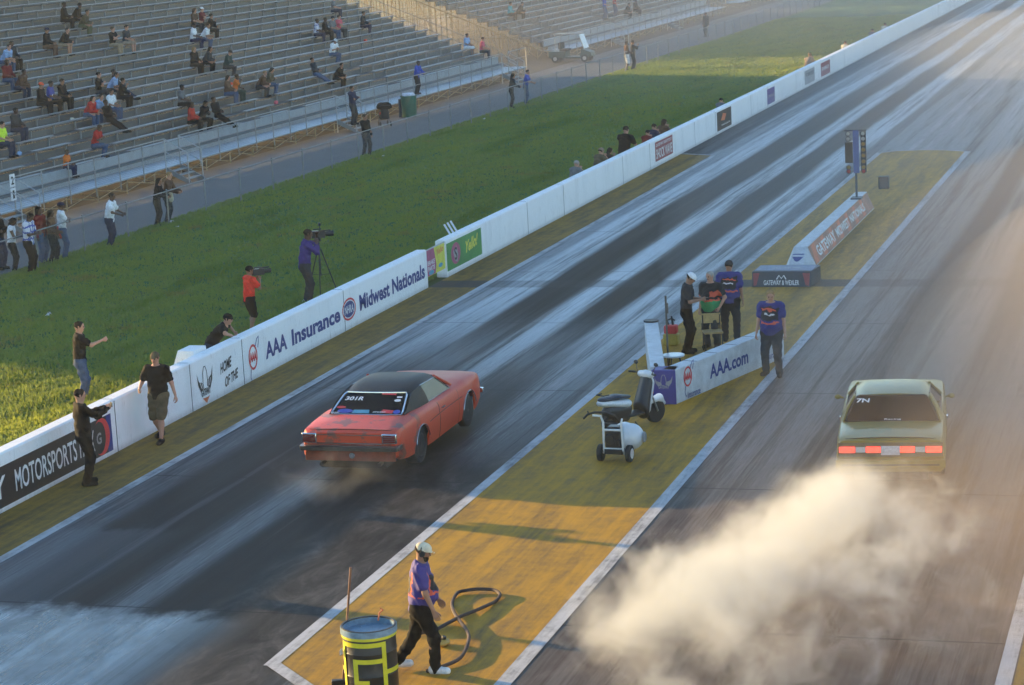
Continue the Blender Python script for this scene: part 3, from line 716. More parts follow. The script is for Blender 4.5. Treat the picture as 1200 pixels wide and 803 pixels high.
mb = MB(); FW_.text(mb, 'G', 37.9, .32, .2, .22, .03, l=.007); mb.build('initial', MATS['print_grey'], ban)
# --- crest and home of the
d, r_, w_ = emblem_eagle(FW_, 42.9, .50, .78, wall_a)
em = d.build('crest', MATS['print_black'], wall_a, ang=1); r_.build('chevron', MATS['print_orange'], em); w_.build('feathers', MATS['print_white'], em)
mb = MB(); FW_.text(mb, 'HOME', 43.68, .47, .62, .23, .03, .3, .12, l=.001); FW_.text(mb, 'OF THE', 43.88, .15, .72, .22, .03, .3, .12, l=.001); mb.build('lettering', MATS['print_black'], wall_a)
def aaa_logo(face, cx, cy, s, owner, insurance=False):
    r_, b, w_ = MB(), MB(), MB()
    face.strip(r_, face.oval(cx, cy, .30*s, .36*s), .075*s, .001, True)
    face.text(r_, 'AAA', cx-.26*s, cy-.14*s, .52*s, .30*s, .07, l=.002)
    face.strip(b, [(cx+.22*s,cy+.30*s),(cx+.36*s,cy+.50*s),(cx+.50*s,cy+.56*s),(cx+.48*s,cy+.40*s),(cx+.40*s,cy+.22*s)], .045*s, .001)
    face.strip(b, [(cx-.20*s,cy-.34*s),(cx-.27*s,cy-.58*s),(cx-.20*s,cy-.74*s),(cx-.12*s,cy-.74*s)], .045*s, .001)
    if insurance: face.text(b, 'Insurance', cx-.05*s, cy-.86*s, 1.05*s, .26*s, .012, l=.001)
    o = r_.build('round_logo', MATS['print_red'], owner, ang=1); b.build('swoosh', MATS['print_blue'], o); return o
aaa_logo(FW_, 45.45, .50, .72, wall_a)
mb = MB(); FW_.text(mb, 'AAA', 46.15, .30, 1.25, .38, .035, l=.001); FW_.text(mb, 'Insurance', 47.70, .30, 3.1, .38, .035, l=.001); FW_.text(mb, 'Midwest', 52.15, .30, 2.2, .40, .035, l=.001); FW_.text(mb, 'Nationals', 54.55, .30, 2.6, .40, .035, l=.001)
mb.build('lettering', MATS['print_blue'], wall_a)
mb = MB(); FW_.strip(mb, FW_.oval(51.42,.49,.44,.25), .05, .001, True); lg = mb.build('oval_logo', MATS['print_red'], wall_a, ang=1)
mb = MB(); FW_.poly(mb, FW_.oval(51.42,.49,.37,.20), .0015); c_ = mb.build('field', MATS['print_blue'], lg)
mb = MB(); FW_.text(mb, 'NHRA', 51.12, .39, .60, .20, .02, l=.004); mb.build('letters', MATS['print_white'], lg)
# --- the banner that hangs over the gap in the wall
gb = MB().span((WX-.05, 57.40, .26), (WX-.035, 59.0, .98)).build('gap_banner', MATS['print_yellow']); tag(gb, 'yellow and magenta banner hung across the gap in the wall', 'banner')
FG = Face((WX-.035, 0, 0), (0,1,0), (0,0,1), .003)
mb = MB(); FG.poly(mb, [(57.42,.27),(58.15,.27),(58.25,.5),(58.1,.97),(57.42,.97)], 0); pn = mb.build('printed_panel', MATS['print_magenta'], gb)
mb = MB(); FG.text(mb, 'BRAKE', 57.52, .55, .6, .13, .02, l=.002); FG.text(mb, 'PARTS', 57.52, .40, .6, .12, .02, l=.002); mb.build('lettering', MATS['print_white'], pn)
mb = MB(); FG.poly(mb, FG.oval(57.8,.34,.22,.06), .002); mb.build('spot', MATS['print_cyan'], gb); mb = MB(); FG.poly(mb, FG.oval(58.6,.42,.18,.06), .002); mb.build('spot', MATS['print_cyan'], gb)
mb = MB(); FG.text(mb, 'Yello', 58.32, .72, .55, .16, .02, .3, .1, l=.002); mb.build('lettering', MATS['print_orange'], gb)
mb = MB().cyl((WX-.045,57.36,.985),(WX-.045,59.04,.985),.02); mb.build('rail', mat('galvanised', (.42,.43,.44), rough=.45, metal=.6, var=.15), gb)
# --- green banner
mb = MB(); FW_.poly(mb, [(59.06,.15),(62.25,.15),(62.25,.92),(59.06,.92)]); gn = mb.build('banner', MATS['print_green'], wall_b, ang=1)
mb = MB(); FW_.text(mb, 'Yello!', 60.75, .40, 1.15, .34, .035, .35, .08, l=.003); mb.build('lettering', MATS['print_yellow'], gn)
mb = MB(); FW_.poly(mb, FW_.oval(59.85,.55,.42,.30), .002); q = mb.build('roundel', MATS['print_magenta'], gn)
mb = MB(); FW_.poly(mb, [(59.62,.62),(59.72,.38),(59.95,.28),(60.05,.5),(59.92,.75)], .004); mb.build('figure_patch', MATS['print_grey'], q)
mb = MB(); FW_.text(mb, 'S', 59.72, .36, .24, .36, .02, l=.006); mb.build('mark', MATS['print_black'], q)
# --- signs farther along
def sign(y0, y1, m1, lines, m2, z0=.15, z1=.88):
    mb = MB(); FW_.poly(mb, [(y0,z0),(y1,z0),(y1,z1),(y0,z1)]); s_ = mb.build('sign_panel', MATS[m1], wall_b, ang=1)
    mb = MB()
    for txt, a, b, w, h in lines: FW_.text(mb, txt, y0+a*(y1-y0), z0+b*(z1-z0), w*(y1-y0), h*(z1-z0), .02, l=.003)
    mb.build('lettering', MATS[m2], s_); return s_
sign(84.3, 87.3, 'print_dark_red', [('GATEWAY SHOOTOUT', .05, .74, .9, .16), ('SHOCK WAVE', .05, .10, .9, .52)], 'print_white', .20, .93)
s_ = sign(95.9, 99.0, 'print_black', [('track parts', .3, .16, .6, .14)], 'print_white', .12, .93); mb = MB(); FW_.poly(mb, [(96.7,.52),(97.5,.47),(97.9,.72),(97.2,.80)], .003); mb.build('mark', MATS['print_orange'], s_)
sign(107.7, 109.7, 'print_purple', [('DRAG', .1, .4, .8, .2)], 'print_grey')
sign(118.4, 121.6, 'print_grey', [('TIRES', .1, .55, .8, .25)], 'print_black')
sign(123.7, 126.9, 'print_dark_red', [('ENERGY', .1, .4, .8, .28)], 'print_white')
# buttress block behind the wall
o = MB().add([(-20.36,43.0,0),(-21.1,43.0,0),(-21.1,43.9,0),(-20.36,43.9,0),(-20.36,43.15,1.10),(-20.75,43.15,1.10),(-20.75,43.75,1.10),(-20.36,43.75,1.10)], [(0,3,2,1)[::1],(4,5,6,7),(0,1,5,4),(1,2,6,5),(2,3,7,6),(3,0,4,7)]).build('concrete_block', MATS['wall_paint'], bevel=.02); tag(o, 'white tapered concrete block standing behind the wall beside the crest', 'block')
# right wall, outside the picture on the starter tower side
o = MB().span((-.6,-15,0),(-.3,STRIP_Y1,.95)).build('concrete_wall', MATS['wall_paint']); tag(o, 'plain white concrete wall along the right edge of the strip', 'wall')
# pale litter on the grass
mat('litter_white', (.7,.72,.75), rough=.6, var=.1)
for i, (px, py, lab) in enumerate(((60,375,'pale blue crumpled wrapper lying on the grass behind the wall'),(117,309,'small scrap of paper on the grass edge near the white T-shirt man'),(208,270,'small scrap of paper on the grass edge by the couple at the fence'),(450,186,'small paper scrap at the grass edge below the green bin'),(568,142,'small paper scrap at the grass edge near the two men at the fence'))):
    x, y, _ = at(px, py); s = .16 if i == 0 else .08
    v = [(random.uniform(-s,s), random.uniform(-s,s), random.uniform(0.09,.09+s*.8)) for _ in range(9)]
    mb = MB(); mb.add(v, [(0,1,2),(2,3,4),(4,5,6),(6,7,8),(0,4,8),(1,5,7),(3,6,0)]); o = mb.build('litter', MATS['litter_white'], loc=(x, y, 0)); tag(o, lab, 'litter', 'litter scattered on the grass')
for i in range(3):
    o = MB().box((0,0,0), (.05,.5,.05), rz=.5).build('white_peg', MATS['litter_white'], loc=(-20.62-.02*i, 61.0+.35*i, 1.0)); o.rotation_euler = (.9,0,.2)
    tag(o, 'short white stakes leaning behind the wall above the green banner', 'stake', 'white stakes behind the wall')

# ------------------------------------------------------------------ fence between walkway and grass
mat('aluminium', (.235,.25,.26), rough=.42, metal=.35, var=.14, scale=3, stretch=(1,.2,1)); mat('aluminium_worn', (.10,.105,.108), rough=.5, metal=.3, var=.2, scale=2, stretch=(2,.15,1))
mat('pole_metal', (.30,.30,.29), rough=.5, metal=.5, var=.2); mat('fence_metal', (.22,.23,.235), rough=.5, metal=.6, var=.2); mat('scaffold', (.34,.27,.17), rough=.6, metal=.3, var=.3)
FX = -33.4
for seg, (y0, y1, lab) in enumerate(((33, 134.2, 'waist-high chain-link fence along the near walkway edge'), (136.2, 330, 'waist-high chain-link fence along the far walkway beyond the opening'))):
    fe = empty('fence', (FX, y0, 0), 0, lab, 'fence'); mb = MB()
    n = int((y1-y0)/3.05); mb.cyl((0,0,1.2),(0,y1-y0,1.2),.021,n=8); mb.build('top_rail', MATS['fence_metal'], fe)
    for i in range(n+1):
        mb = MB().cyl((0,i*3.05,-.02),(0,i*3.05,1.23),.028,n=8); mb.ball((0,i*3.05,1.24),.035,8,5); mb.build('post', MATS['fence_metal'], fe)
    V = []; Fc = []; p_ = .075; w = .0016
    L_ = min(y1-y0, 105); m_ = int(L_/p_)
    for i in range(m_):
        for sgn in (1,-1):
            y = i*p_; ya = y if sgn > 0 else y+1.15
            b = len(V); V += [(sgn*.002, ya-w*1.4, .03),(sgn*.002, ya+w*1.4, .03),(sgn*.002, ya+sgn*1.15+w*1.4, 1.18),(sgn*.002, ya+sgn*1.15-w*1.4, 1.18)]; Fc.append((b,b+1,b+2,b+3))
    me = bpy.data.meshes.new('chain_link'); me.from_pydata(V, [], Fc); link_mesh('chain_link', me, fe, MATS['fence_metal'])

# ------------------------------------------------------------------ grandstands
RUN, RISE, SX, DZ = .72, .30, -39.25, .62
NROW = 30
FIRST = SX-1.75                     # front edge of first seat row
def seat_pos(i): return FIRST-.12-i*RUN, DZ+.21+i*RISE+.42      # x centre of the seat board, z of its top
def make_stand(y0, y1, xo, label, gaps, stairs_, number=False):
    st = empty('grandstand', (xo, y0, 0), 0, label, 'grandstand'); L = y1-y0
    dk = MB().span((SX,0,DZ-.06),(SX-1.75,L,DZ)); dk.build('walkway_deck', mat('deck_metal', (.30,.34,.38), rough=.4, metal=.3, var=.12, scale=2), st, bevel=.01)
    mb = MB()
    for j in range(6): mb.span((SX-.28*j-.285, 0.01, DZ-.001), (SX-.28*j-.275, L-.01, DZ+.0035))
    mb.build('deck_joint', MATS['dark_seam'], st)
    for i in range(NROW):
        x, z = seat_pos(i)
        segs = [(0, L)]
        if i < 4:
            for g in gaps: segs = [s for (a, b) in segs for s in (((a, g-1.1),(g+1.1, b)) if a < g < b else ((a, b),))]
        mb = MB(); ft = MB(); br = MB()
        for a, b in segs:
            mb.span((x+.13,a,z-.035),(x-.13,b,z)); 
            n = max(1, int((b-a)/1.85))
            for k_ in range(n+1):
                yy = a+.25+(b-a-.5)*k_/n; mb.span((x+.035,yy-.025,z-.42),(x-.035,yy+.025,z-.04)); mb.span((x+.11,yy-.02,z-.09),(x-.11,yy+.02,z-.037))
        ft.span((x+.13+.36-.02,0,z-.455),(x-.09,L,z-.42))         # foot boards
        ft.span((x-.10,0,z-.42),(x-.125,L,z-.16))                 # riser
        mb.build('seat_board', MATS['aluminium'], st, bevel=.008); b_ = ft.build('foot_board', MATS['aluminium_worn'], st)
    xb, zb = seat_pos(NROW-1)
    fp = MB(); z1 = seat_pos(0)[1]-.43
    for q in range(3): fp.span((FIRST+.30, .02, DZ+q*(z1-DZ)/3+.006), (FIRST+.27, L-.02, DZ+(q+1)*(z1-DZ)/3-.006))
    for a, b in ((0, L),): fp.span((FIRST-.02, a+.02, z1+.02), (FIRST-.05, b-.02, z1+.38))
    fp.build('front_panel', MATS['deck_metal'], st)
    # under-structure: legs, beams, bracing
    fr = MB(); ncol = 12; xsn = [SX-.15-(-(xb-.2)+SX)*c_/(ncol-1) for c_ in range(ncol)]
    ny = int(L/2.45)
    def ztop(x): return DZ-.07 if x > FIRST else DZ+.10+(FIRST-x)/RUN*RISE-.06
    for j in range(ny+1):
        y = .1+(L-.2)*j/ny
        for c_, x in enumerate(xsn):
            fr.cyl((x,y,0),(x,y,ztop(x)),.03,n=6,cap=False)
            if c_ and (j % 2 == 0 or j >= ny-1): fr.cyl((xsn[c_-1],y,.12),(x,y,max(ztop(x)-.1,.3)),.018,n=5,cap=False)
            if j < ny and c_ < 4: fr.cyl((x,y,.1),(x,y+(L-.2)/ny,ztop(x)-.1),.018,n=5,cap=False); fr.cyl((x,y+(L-.2)/ny,.1),(x,y,ztop(x)-.1),.018,n=5,cap=False)
        fr.cyl((SX-.1,y,DZ-.10),(FIRST,y,DZ-.10),.035,n=6,cap=False); fr.cyl((FIRST,y,DZ-.12),(xb,y,ztop(xb)-.08),.045,n=6,cap=False)
    for lvl in np.arange(1.5, zb, 1.5):
        for c_, x in enumerate(xsn):
            if ztop(x) > lvl: fr.cyl((x,0.1,lvl),(x,L-.1,lvl),.022,n=5,cap=False)
            if c_ and ztop(x) > lvl:
                for j in (0, ny-1, ny): fr.cyl((xsn[c_],.1+(L-.2)*j/ny,lvl),(SX-.15-(SX-xb)*.0+(-(lvl-DZ)/RISE*RUN),.1+(L-.2)*j/ny,lvl),.02,n=5,cap=False)
    fr.build('support_frame', MATS['scaffold'], st)
    # rails: front, ends, back
    rl = MB(); top = DZ+1.12; zr = [top, DZ+.62]
    cuts = sorted(s_ for s_ in stairs_); ysp = 0.; 
    ends_ = [0.]+[v for s_ in cuts for v in (s_-.65, s_+.65)]+[L]
    for a, b in zip(ends_[0::2], ends_[1::2]):
        for z in zr: rl.cyl((SX,a,z),(SX,b,z),.024 if z == top else .016,n=7)
        n = max(1, round((b-a)/1.9))
        for k_ in range(n+1): y = a+(b-a)*k_/n; rl.cyl((SX,y,DZ-.35),(SX,y,top),.024,n=7)
    for y in (0., L):
        for off in (.55,1.05): rl.cyl((FIRST,y,DZ+off),(xb,y,seat_pos(NROW-1)[1]-.42+off),.022,n=6)
        for k_ in range(13): x = FIRST+(xb-FIRST)*k_/12; zz = DZ+(FIRST-x)/RUN*RISE; rl.cyl((x,y,zz),(x,y,zz+1.05),.02,n=6)
    for off in (.35,.7,1.05): rl.cyl((xb-.35,0,zb+off),(xb-.35,L,zb+off),.024,n=6)
    for k_ in range(int(L/2.4)+1): rl.cyl((xb-.35,k_*2.4,zb-.5),(xb-.35,k_*2.4,zb+1.05),.024,n=6)
    rl.build('handrail', MATS['pole_metal'], st)
    bk = MB().span((xb-.42,0,zb-.4),(xb-.45,L,zb+1.15)); bk.build('wind_screen', mat('screen_cloth', (.05,.055,.06), rough=.9), st)
    for s_ in stairs_:
        sr = MB()
        for q in range(3):
            zz = DZ-(q+1)*DZ/4; sr.span((SX+.05+q*.30, s_-.62, zz-.035), (SX+.05+q*.30+.29, s_+.62, zz))
        for e_ in (-.64,.64): sr.slab([(SX+.02,s_+e_-.02,DZ),(SX+.02,s_+e_-.02,DZ-.24),(SX+.82,s_+e_-.02,0),(SX+1.02,s_+e_-.02,0),(SX+1.02,s_+e_-.02,.06)], .04)
        so = sr.build('stair', MATS['aluminium'], st); hr = MB()
        for e_ in (-.66,.66):
            for off in (0,-.5): hr.tube([(SX,s_+e_,top+off),(SX+.95,s_+e_,top+off-.55)], .022)
            hr.cyl((SX+.95,s_+e_,0),(SX+.95,s_+e_,top-.55),.024); hr.cyl((SX,s_+e_,0),(SX,s_+e_,top),.026)
        hr.build('stair_rail', MATS['galvanised'], so)
    return st
S1Y0, S1Y1 = 51.7, 132.6
stairs1 = [17.5, 82.6-S1Y0, 101.4-S1Y0, 76.5]
make_stand(S1Y0, S1Y1, 0., 'long aluminium bleacher stand with small crowds nearest on the left', [s-1.2 for s in stairs1[:-1]]+[24.6,43.0,62.0,75.5], stairs1)
make_stand(147.5, 200, -1.4, 'second aluminium bleacher stand beyond the golf cart and gap', [6, 20, 33], [12, 30])
make_stand(207, 262, -1.4, 'farthest bleacher stand fading into haze along the walkway', [8, 25], [14, 34])
# number plates on the rail
npl = MB().span((SX+.03,69.55,1.42),(SX+.045,69.90,1.86)).span((SX+.03,69.55,.95),(SX+.045,69.90,1.38)).build('number_sign', MATS['print_white']); tag(npl, 'two small white number plates fixed to the stand front rail', 'sign')
mb = MB(); fs = Face((SX+.045,0,0),(0,1,0),(0,0,1),.003); fs.text(mb,'2',69.62,1.50,.2,.28,.03); fs.text(mb,'1',69.66,1.02,.13,.28,.03); mb.build('numerals', MATS['print_black'], npl)
# dark canopy panel on the second stand front
for o in list(COL.objects):
    if o.name.startswith('grandstand'):
        o.location.x += SX
        for ch in o.children: ch.location.x -= SX
# ------------------------------------------------------------------ cars
mat('rubber', (.018,.018,.018), rough=.75, var=.3, scale=20); mat('rubber_dusty', (.045,.043,.04), rough=.85, var=.3, scale=12); mat('rim_dark', (.05,.05,.055), rough=.4, metal=.7, var=.2); mat('rim_silver', (.45,.45,.46), rough=.35, metal=.8, var=.1)
mat('chrome', (.62,.63,.65), rough=.14, metal=1., var=.05); mat('black_trim', (.015,.015,.016), rough=.5, var=.2); mat('underbody', (.012,.012,.012), rough=.9, var=0); mat('vinyl_black', (.009,.009,.010), rough=.45, var=.25, scale=30, bump=.15, spec=.25)
mat('interior', (.02,.02,.022), rough=.8, var=.2); mat('seat_pale', (.40,.38,.30), rough=.8, var=.1)
# old red paint with primer showing through on the lid
k = NT('red_paint'); tc = k.t.nodes.new('ShaderNodeTexCoord')
def onoise(k, sc, scale, detail=5, rough=.65):
    mpp = k.t.nodes.new('ShaderNodeMapping'); mpp.inputs['Scale'].default_value = sc; tcc = k.t.nodes.new('ShaderNodeTexCoord'); k.L(tcc.outputs['Object'], mpp.inputs[0]); n = k.t.nodes.new('ShaderNodeTexNoise'); n.inputs['Scale'].default_value = scale; n.inputs['Detail'].default_value = detail; n.inputs['Roughness'].default_value = rough; k.L(mpp.outputs[0], n.inputs['Vector']); return n.outputs['Fac']
a = onoise(k, (1,1,1), 2.2, 6, .7); b_ = onoise(k, (1,1,1), .9, 3); 
so = k.t.nodes.new('ShaderNodeSeparateXYZ'); k.L(tc.outputs['Object'], so.inputs[0]); lid = k.smooth(so.outputs[1], 1.35, .9)
pr = k.math('MULTIPLY', k.smooth(a, .51, .57), lid)
c = k.mix(b_, (.52,.042,.014), (.62,.066,.02)); c = k.mix(k.math('MULTIPLY', pr, .75), c, (.10,.07,.055)); c = k.mix(k.math('MULTIPLY', k.smooth(onoise(k,(1,1,1),14,4), .58,.7), .35), c, (.30,.06,.04))
k.L(c, k.b.inputs['Base Color']); k.b.inputs['Roughness'].default_value = .42; k.b.inputs['Coat Weight'].default_value = .06; k.b.inputs['Coat Roughness'].default_value = .15
mat('gold_paint', (.21,.175,.025), rough=.36, metal=.1, var=.06, scale=2, coat=.4)
mat('lamp_red_lit', (.5,.02,.02), rough=.3, var=0, emit=((1,.045,.03), .9)); mat('lamp_red', (.16,.012,.012), rough=.2, var=.1); mat('lamp_clear', (.55,.55,.55), rough=.2, var=.05); mat('plate', (.50,.52,.58), rough=.5, var=.2, scale=30)
g = bpy.data.materials.new('tinted_glass'); g.use_nodes = True; nt = g.node_tree; b = nt.nodes['Principled BSDF']; b.inputs['Base Color'].default_value = (.02,.025,.03,1); b.inputs['Roughness'].default_value = .04
tr_ = nt.nodes.new('ShaderNodeBsdfTransparent'); tr_.inputs[0].default_value = (.50,.55,.58,1); fz = nt.nodes.new('ShaderNodeLayerWeight'); fz.inputs[0].default_value = .35; mxs = nt.nodes.new('ShaderNodeMixShader')
mr = nt.nodes.new('ShaderNodeMath'); mr.operation = 'MULTIPLY_ADD'; mr.inputs[1].default_value = .75; mr.inputs[2].default_value = .22; nt.links.new(fz.outputs['Fresnel'], mr.inputs[0])
nt.links.new(mr.outputs[0], mxs.inputs[0]); nt.links.new(tr_.outputs[0], mxs.inputs[1]); nt.links.new(b.outputs[0], mxs.inputs[2]); nt.links.new(mxs.outputs[0], nt.nodes['Material Output'].inputs[0]); MATS['tinted_glass'] = g

def tyre(mb, x0, x1, r, n=30):
    w = (x1-x0); mb.lathe([(r*.62,x0+w*.04),(r*.80,x0),(r*.95,x0+w*.04),(r,x0+w*.16),(r,x0+w*.84),(r*.95,x0+w*.96),(r*.80,x1),(r*.62,x1-w*.04)], axis='X', n=n)
def rim(mb, x0, x1, r, side, n=24):
    xo = x1 if side > 0 else x0; s = side
    mb.lathe([(r*.64,xo-s*.01),(r*.60,xo-s*.005),(r*.56,xo-s*.05),(r*.30,xo-s*.045),(r*.20,xo-s*.01),(r*.01,xo-s*.005)][::1], axis='X', n=n)
    for i in range(5):
        a = 2*math.pi*i/5; mb.box((xo-s*.03, math.cos(a)*r*.42, math.sin(a)*r*.42), (.03, r*.34, r*.12), rot=Matrix.Rotation(a, 3, 'X'))
def car(label, P, loc, rz, pitch=0.):
    root = empty('car', loc, rz, label, 'car'); root.rotation_euler = (rad(pitch), 0, rz)
    L = P['L']; tb = P['tab']; ycs = P['axles']; Ra = P['arch']; zc_ = P['wr']
    ys = set(np.round(np.linspace(0, L, 42), 3))
    for i, yc in enumerate(ycs):
        for t in np.linspace(-1, 1, 15): ys.add(round(yc+Ra[i]*math.sin(t*math.pi/2), 3))
    ys = sorted(ys); I = lambda k_, y: float(np.interp(y, tb['y'], tb[k_]))
    def sec(y):
        W, zs, zd, zm, zb = I('w', y), I('sh', y), I('deck', y), I('mid', y), I('sill', y)
        for i, yc in enumerate(ycs):
            if abs(y-yc) < Ra[i]: zb = max(zb, zc_[i]+math.sqrt(max(Ra[i]**2-(y-yc)**2, 0)))
        z1 = max(zb+.012, .40); z2 = max(z1+.012, P.get('zw', .60)); z3 = max(z2+.01, zs-.07); zs2 = max(z3+.01, zs)
        tuck = .05 if zb < .5 else .01
        return [(W-tuck, zb), (W-.012, z1), (W, z2), (W-.02, z3), (W-.055, zs2), (W-.12, zd), (W*.55, zm-.006), (0, zm)]
    S = [sec(y) for y in ys]; mb = MB(); n = 15; v = []
    for y, s in zip(ys, S):
        v += [(x, y, z) for x, z in s]+[(-x, y, z) for x, z in s[-2::-1]]
    f = [(i*n+j, (i+1)*n+j, (i+1)*n+j+1, i*n+j+1) for i in range(len(ys)-1) for j in range(n-1)]
    f += [(k_, k_+1, n-2-k_, n-1-k_) for k_ in range(7)]
    e_ = (len(ys)-1)*n; f += [(e_+n-1-k_, e_+n-2-k_, e_+k_+1, e_+k_) for k_ in range(7)]
    mb.add(v, [tuple(reversed(q)) for q in f]); body = mb.build('body', MATS[P['paint']], root, ang=32)
    # skip the quad degenerate at the centre
    ub = MB().span((-.62,.12,.17),(.62,L-.15,.62)); ub.span((-.80, ycs[0]+Ra[0]+.05, .17), (.80, ycs[1]-Ra[1]-.05, .6)); ub.build('underbody', MATS['underbody'], root)
    # wheels
    for i, yc in enumerate(ycs):
        for s in (-1, 1):
            x1 = I('w', yc)-P['inset'][i]; x0 = x1-P['tw'][i]; a, b2 = (x0, x1) if s > 0 else (-x1, -x0)
            mb = MB(); tyre(mb, a, b2, P['wr'][i]); w = mb.build('wheel', MATS['rubber'], root); w.location = (0, yc, P['wr'][i])
            mb = MB(); rim(mb, a, b2, P['wr'][i], s); mb.build('rim', MATS[P['rim']], w)
            if P.get('lip') and i < 2:
                pts = [(s*(I('w', yc)-.012), yc+(Ra[i]+.008)*math.cos(t), zc_[i]+(Ra[i]+.008)*math.sin(t)) for t in np.linspace(.25, math.pi-.25, 16)]
                pts = [(p[0]+s*(.018 if p[2] < .75 else .004), p[1], p[2]) for p in pts]
                MB().tube(pts, .010, 6).build('wheel_lip', MATS['chrome'], root)
    # doors and lid as panels just proud of the body
    yd0, yd1 = P['door']
    for s in (-1, 1):
        rows = []
        for y in np.linspace(yd0, yd1, 12):
            q = sec(y)[:5]; rows.append([(s*(x+.004), y, z) for x, z in q])
        if s < 0: rows = [r[::-1] for r in rows]
        d = MB().grid(rows, .003).build('door', MATS[P['paint']], root); xh = I('w', yd0+.2)
        MB().box((s*(xh+.012), yd0+.17, I('sh', yd0)-.12), (.03,.17,.025)).build('handle', MATS['chrome'], d)
        for yy in (yd0-.006, yd1+.006):
            MB().tube([(s*(x+.001), yy, z) for x, z in sec(yy)[:5]], .006, 5).build('door_gap', MATS['black_trim'], d)
    y0, y1 = P['lid']
    rows = [[(u_*(I('w', y)-.17), y, I('mid', y)-.006*abs(u_)*1.4+.005-(I('mid', y)-I('deck', y))*max(0, abs(u_)-.55)/.45*.9) for u_ in np.linspace(-1, 1, 9)] for y in np.linspace(y0, y1, 6)]
    lid_ = MB().grid([r[::-1] for r in rows], .004).build('trunk_lid', MATS[P['paint']], root)
    gp = MB(); gp.tube([(r[0][0]-.006, r[0][1], r[0][2]-.003) for r in rows], .006, 5); gp.tube([(r[-1][0]+.006, r[-1][1], r[-1][2]-.003) for r in rows], .006, 5); gp.tube([(p[0],p[1]-.004,p[2]-.006) for p in rows[0]], .006, 5); gp.build('lid_gap', MATS['black_trim'], lid_)
    # greenhouse
    G = P['gh']; rw = G['roof_w']; zr = G['roof_z']; bw = G['belt_w']
    def rp(u_, y, dz=0.): return (u_*G['rw_f'](y), y, zr(y)-.035*abs(u_)**2.2-.055*max(0, abs(u_)-.8)/.2+dz)
    rows = [[rp(u_, y) for u_ in np.linspace(-1, 1, 15)] for y in np.linspace(G['ry0'], G['ry1'], 12)]
    MB().grid([r[::-1] for r in rows], .035).build('roof', MATS[P['roofmat']], root)
    zt0, zt1 = zr(G['ry0'])-.075, zr(G['ry1'])-.08
    by0, by1 = G['by0'], G['by1']; zb0, zb1 = I('mid', by0)-.01, I('mid', by1)-.01
    cw0, cw1 = G['cpil']                            # front edge of the sail panel at the belt and at the roof
    for s in (-1, 1):
        A_ = (s*G['gw0'], by0, zb0-.02); B_2 = (s*(G['rw_f'](G['ry0'])-.01), G['ry0'], zt0+.03); C_ = (s*(G['rw_f'](cw1)-.002), cw1, zr(cw1)-.085); D_ = (s*bw, cw0, I('deck', cw0)-.03); E__ = (s*(bw-.01), (by0+cw0)/2-.05, I('deck', (by0+cw0)/2)-.03)
        r0 = [A_, tuple(np.array(A_)*.5+np.array(B_2)*.5+np.array([s*.02,0,.01])), B_2]; r1 = [D_, tuple(np.array(D_)*.5+np.array(C_)*.5+np.array([s*.015,0,0])), C_]
        rows = [[tuple(np.array(p)*(1-t)+np.array(q)*t+np.array([s*.03*math.sin(t*math.pi)*(1-j/2),0,0])) for j, (p, q) in enumerate(zip(r0, r1))] for t in np.linspace(0, 1, 6)]
        if s > 0: rows = [r[::-1] for r in rows]
        MB().grid(rows, .03).build('rear_pillar', MATS[P['roofmat']], root)
        wt = [(s*bw*1.0, cw0-.0, I('deck', cw0)), (s*(G['rw_f'](cw1)-.004), cw1, zr(cw1)-.08), (s*(G['rw_f'](G['ry1'])-.004), G['ry1']-.02, zr(G['ry1'])-.09), (s*bw, by1-.10, I('deck', by1-.1))]
        cc = Vector((0, 2.3, 1.1)); nn = Vector((s,0,.25)).normalized()
        MB().slab(wt, .006, nn).build('side_window', MATS['tinted_glass'], root)
        fr = MB(); fr.tube([(s*(G['rw_f'](G['ry1'])-.01), G['ry1'], zr(G['ry1'])-.07), (s*(bw-.01), by1, zb1)], .028, 8); fr.build('front_pillar', MATS[P['paint']], root)
        fr = MB(); fr.tube([Vector(p)+nn*.006 for p in wt], .010, 6, closed=True); fr.build('window_trim', MATS[P.get('trim','chrome')], root)
    g0 = G['gw0']; tw = G['rw_f'](G['ry0'])-.045
    RW = [(-g0, by0, zb0), (g0, by0, zb0), (tw, G['ry0'], zt0+.04), (-tw, G['ry0'], zt0+.04)]
    cvl = .05
    def rwp(u_, t, l=0.):
        w = g0*(1-t)+tw*t; y = by0*(1-t)+G['ry0']*t-cvl*(1-u_*u_)*(.7 if t < .5 else .7); z = zb0*(1-t)+(zt0+.045)*t
        nrm = Vector((0, -(zt0-zb0), (G['ry0']-by0))).normalized(); return Vector((u_*w, y, z))+nrm*l
    MB().grid([[rwp(u_, t) for u_ in np.linspace(-1, 1, 9)] for t in np.linspace(0, 1, 5)], .006).build('rear_window', MATS['tinted_glass'], root)
    fr = MB(); ed = [rwp(u_, 0, .008) for u_ in np.linspace(-.96,.96,9)]+[rwp(.99,t,.008) for t in (.12,.5,.88)]+[rwp(u_, 1, .008) for u_ in np.linspace(.94,-.94,9)]+[rwp(-.99,t,.008) for t in (.88,.5,.12)]
    fr.tube(ed, .017 if P.get('trim','chrome') == 'chrome' else .012, 6, closed=True); fr.build('window_frame', MATS[P.get('trim','chrome')], root)
    WS = [(-(bw-.06), by1+.02, zb1), (bw-.06, by1+.02, zb1), (G['rw_f'](G['ry1'])-.05, G['ry1'], zt1+.03), (-(G['rw_f'](G['ry1'])-.05), G['ry1'], zt1+.03)]
    MB().slab([WS[1], WS[0], WS[3], WS[2]], .006).build('windscreen', MATS['tinted_glass'], root)
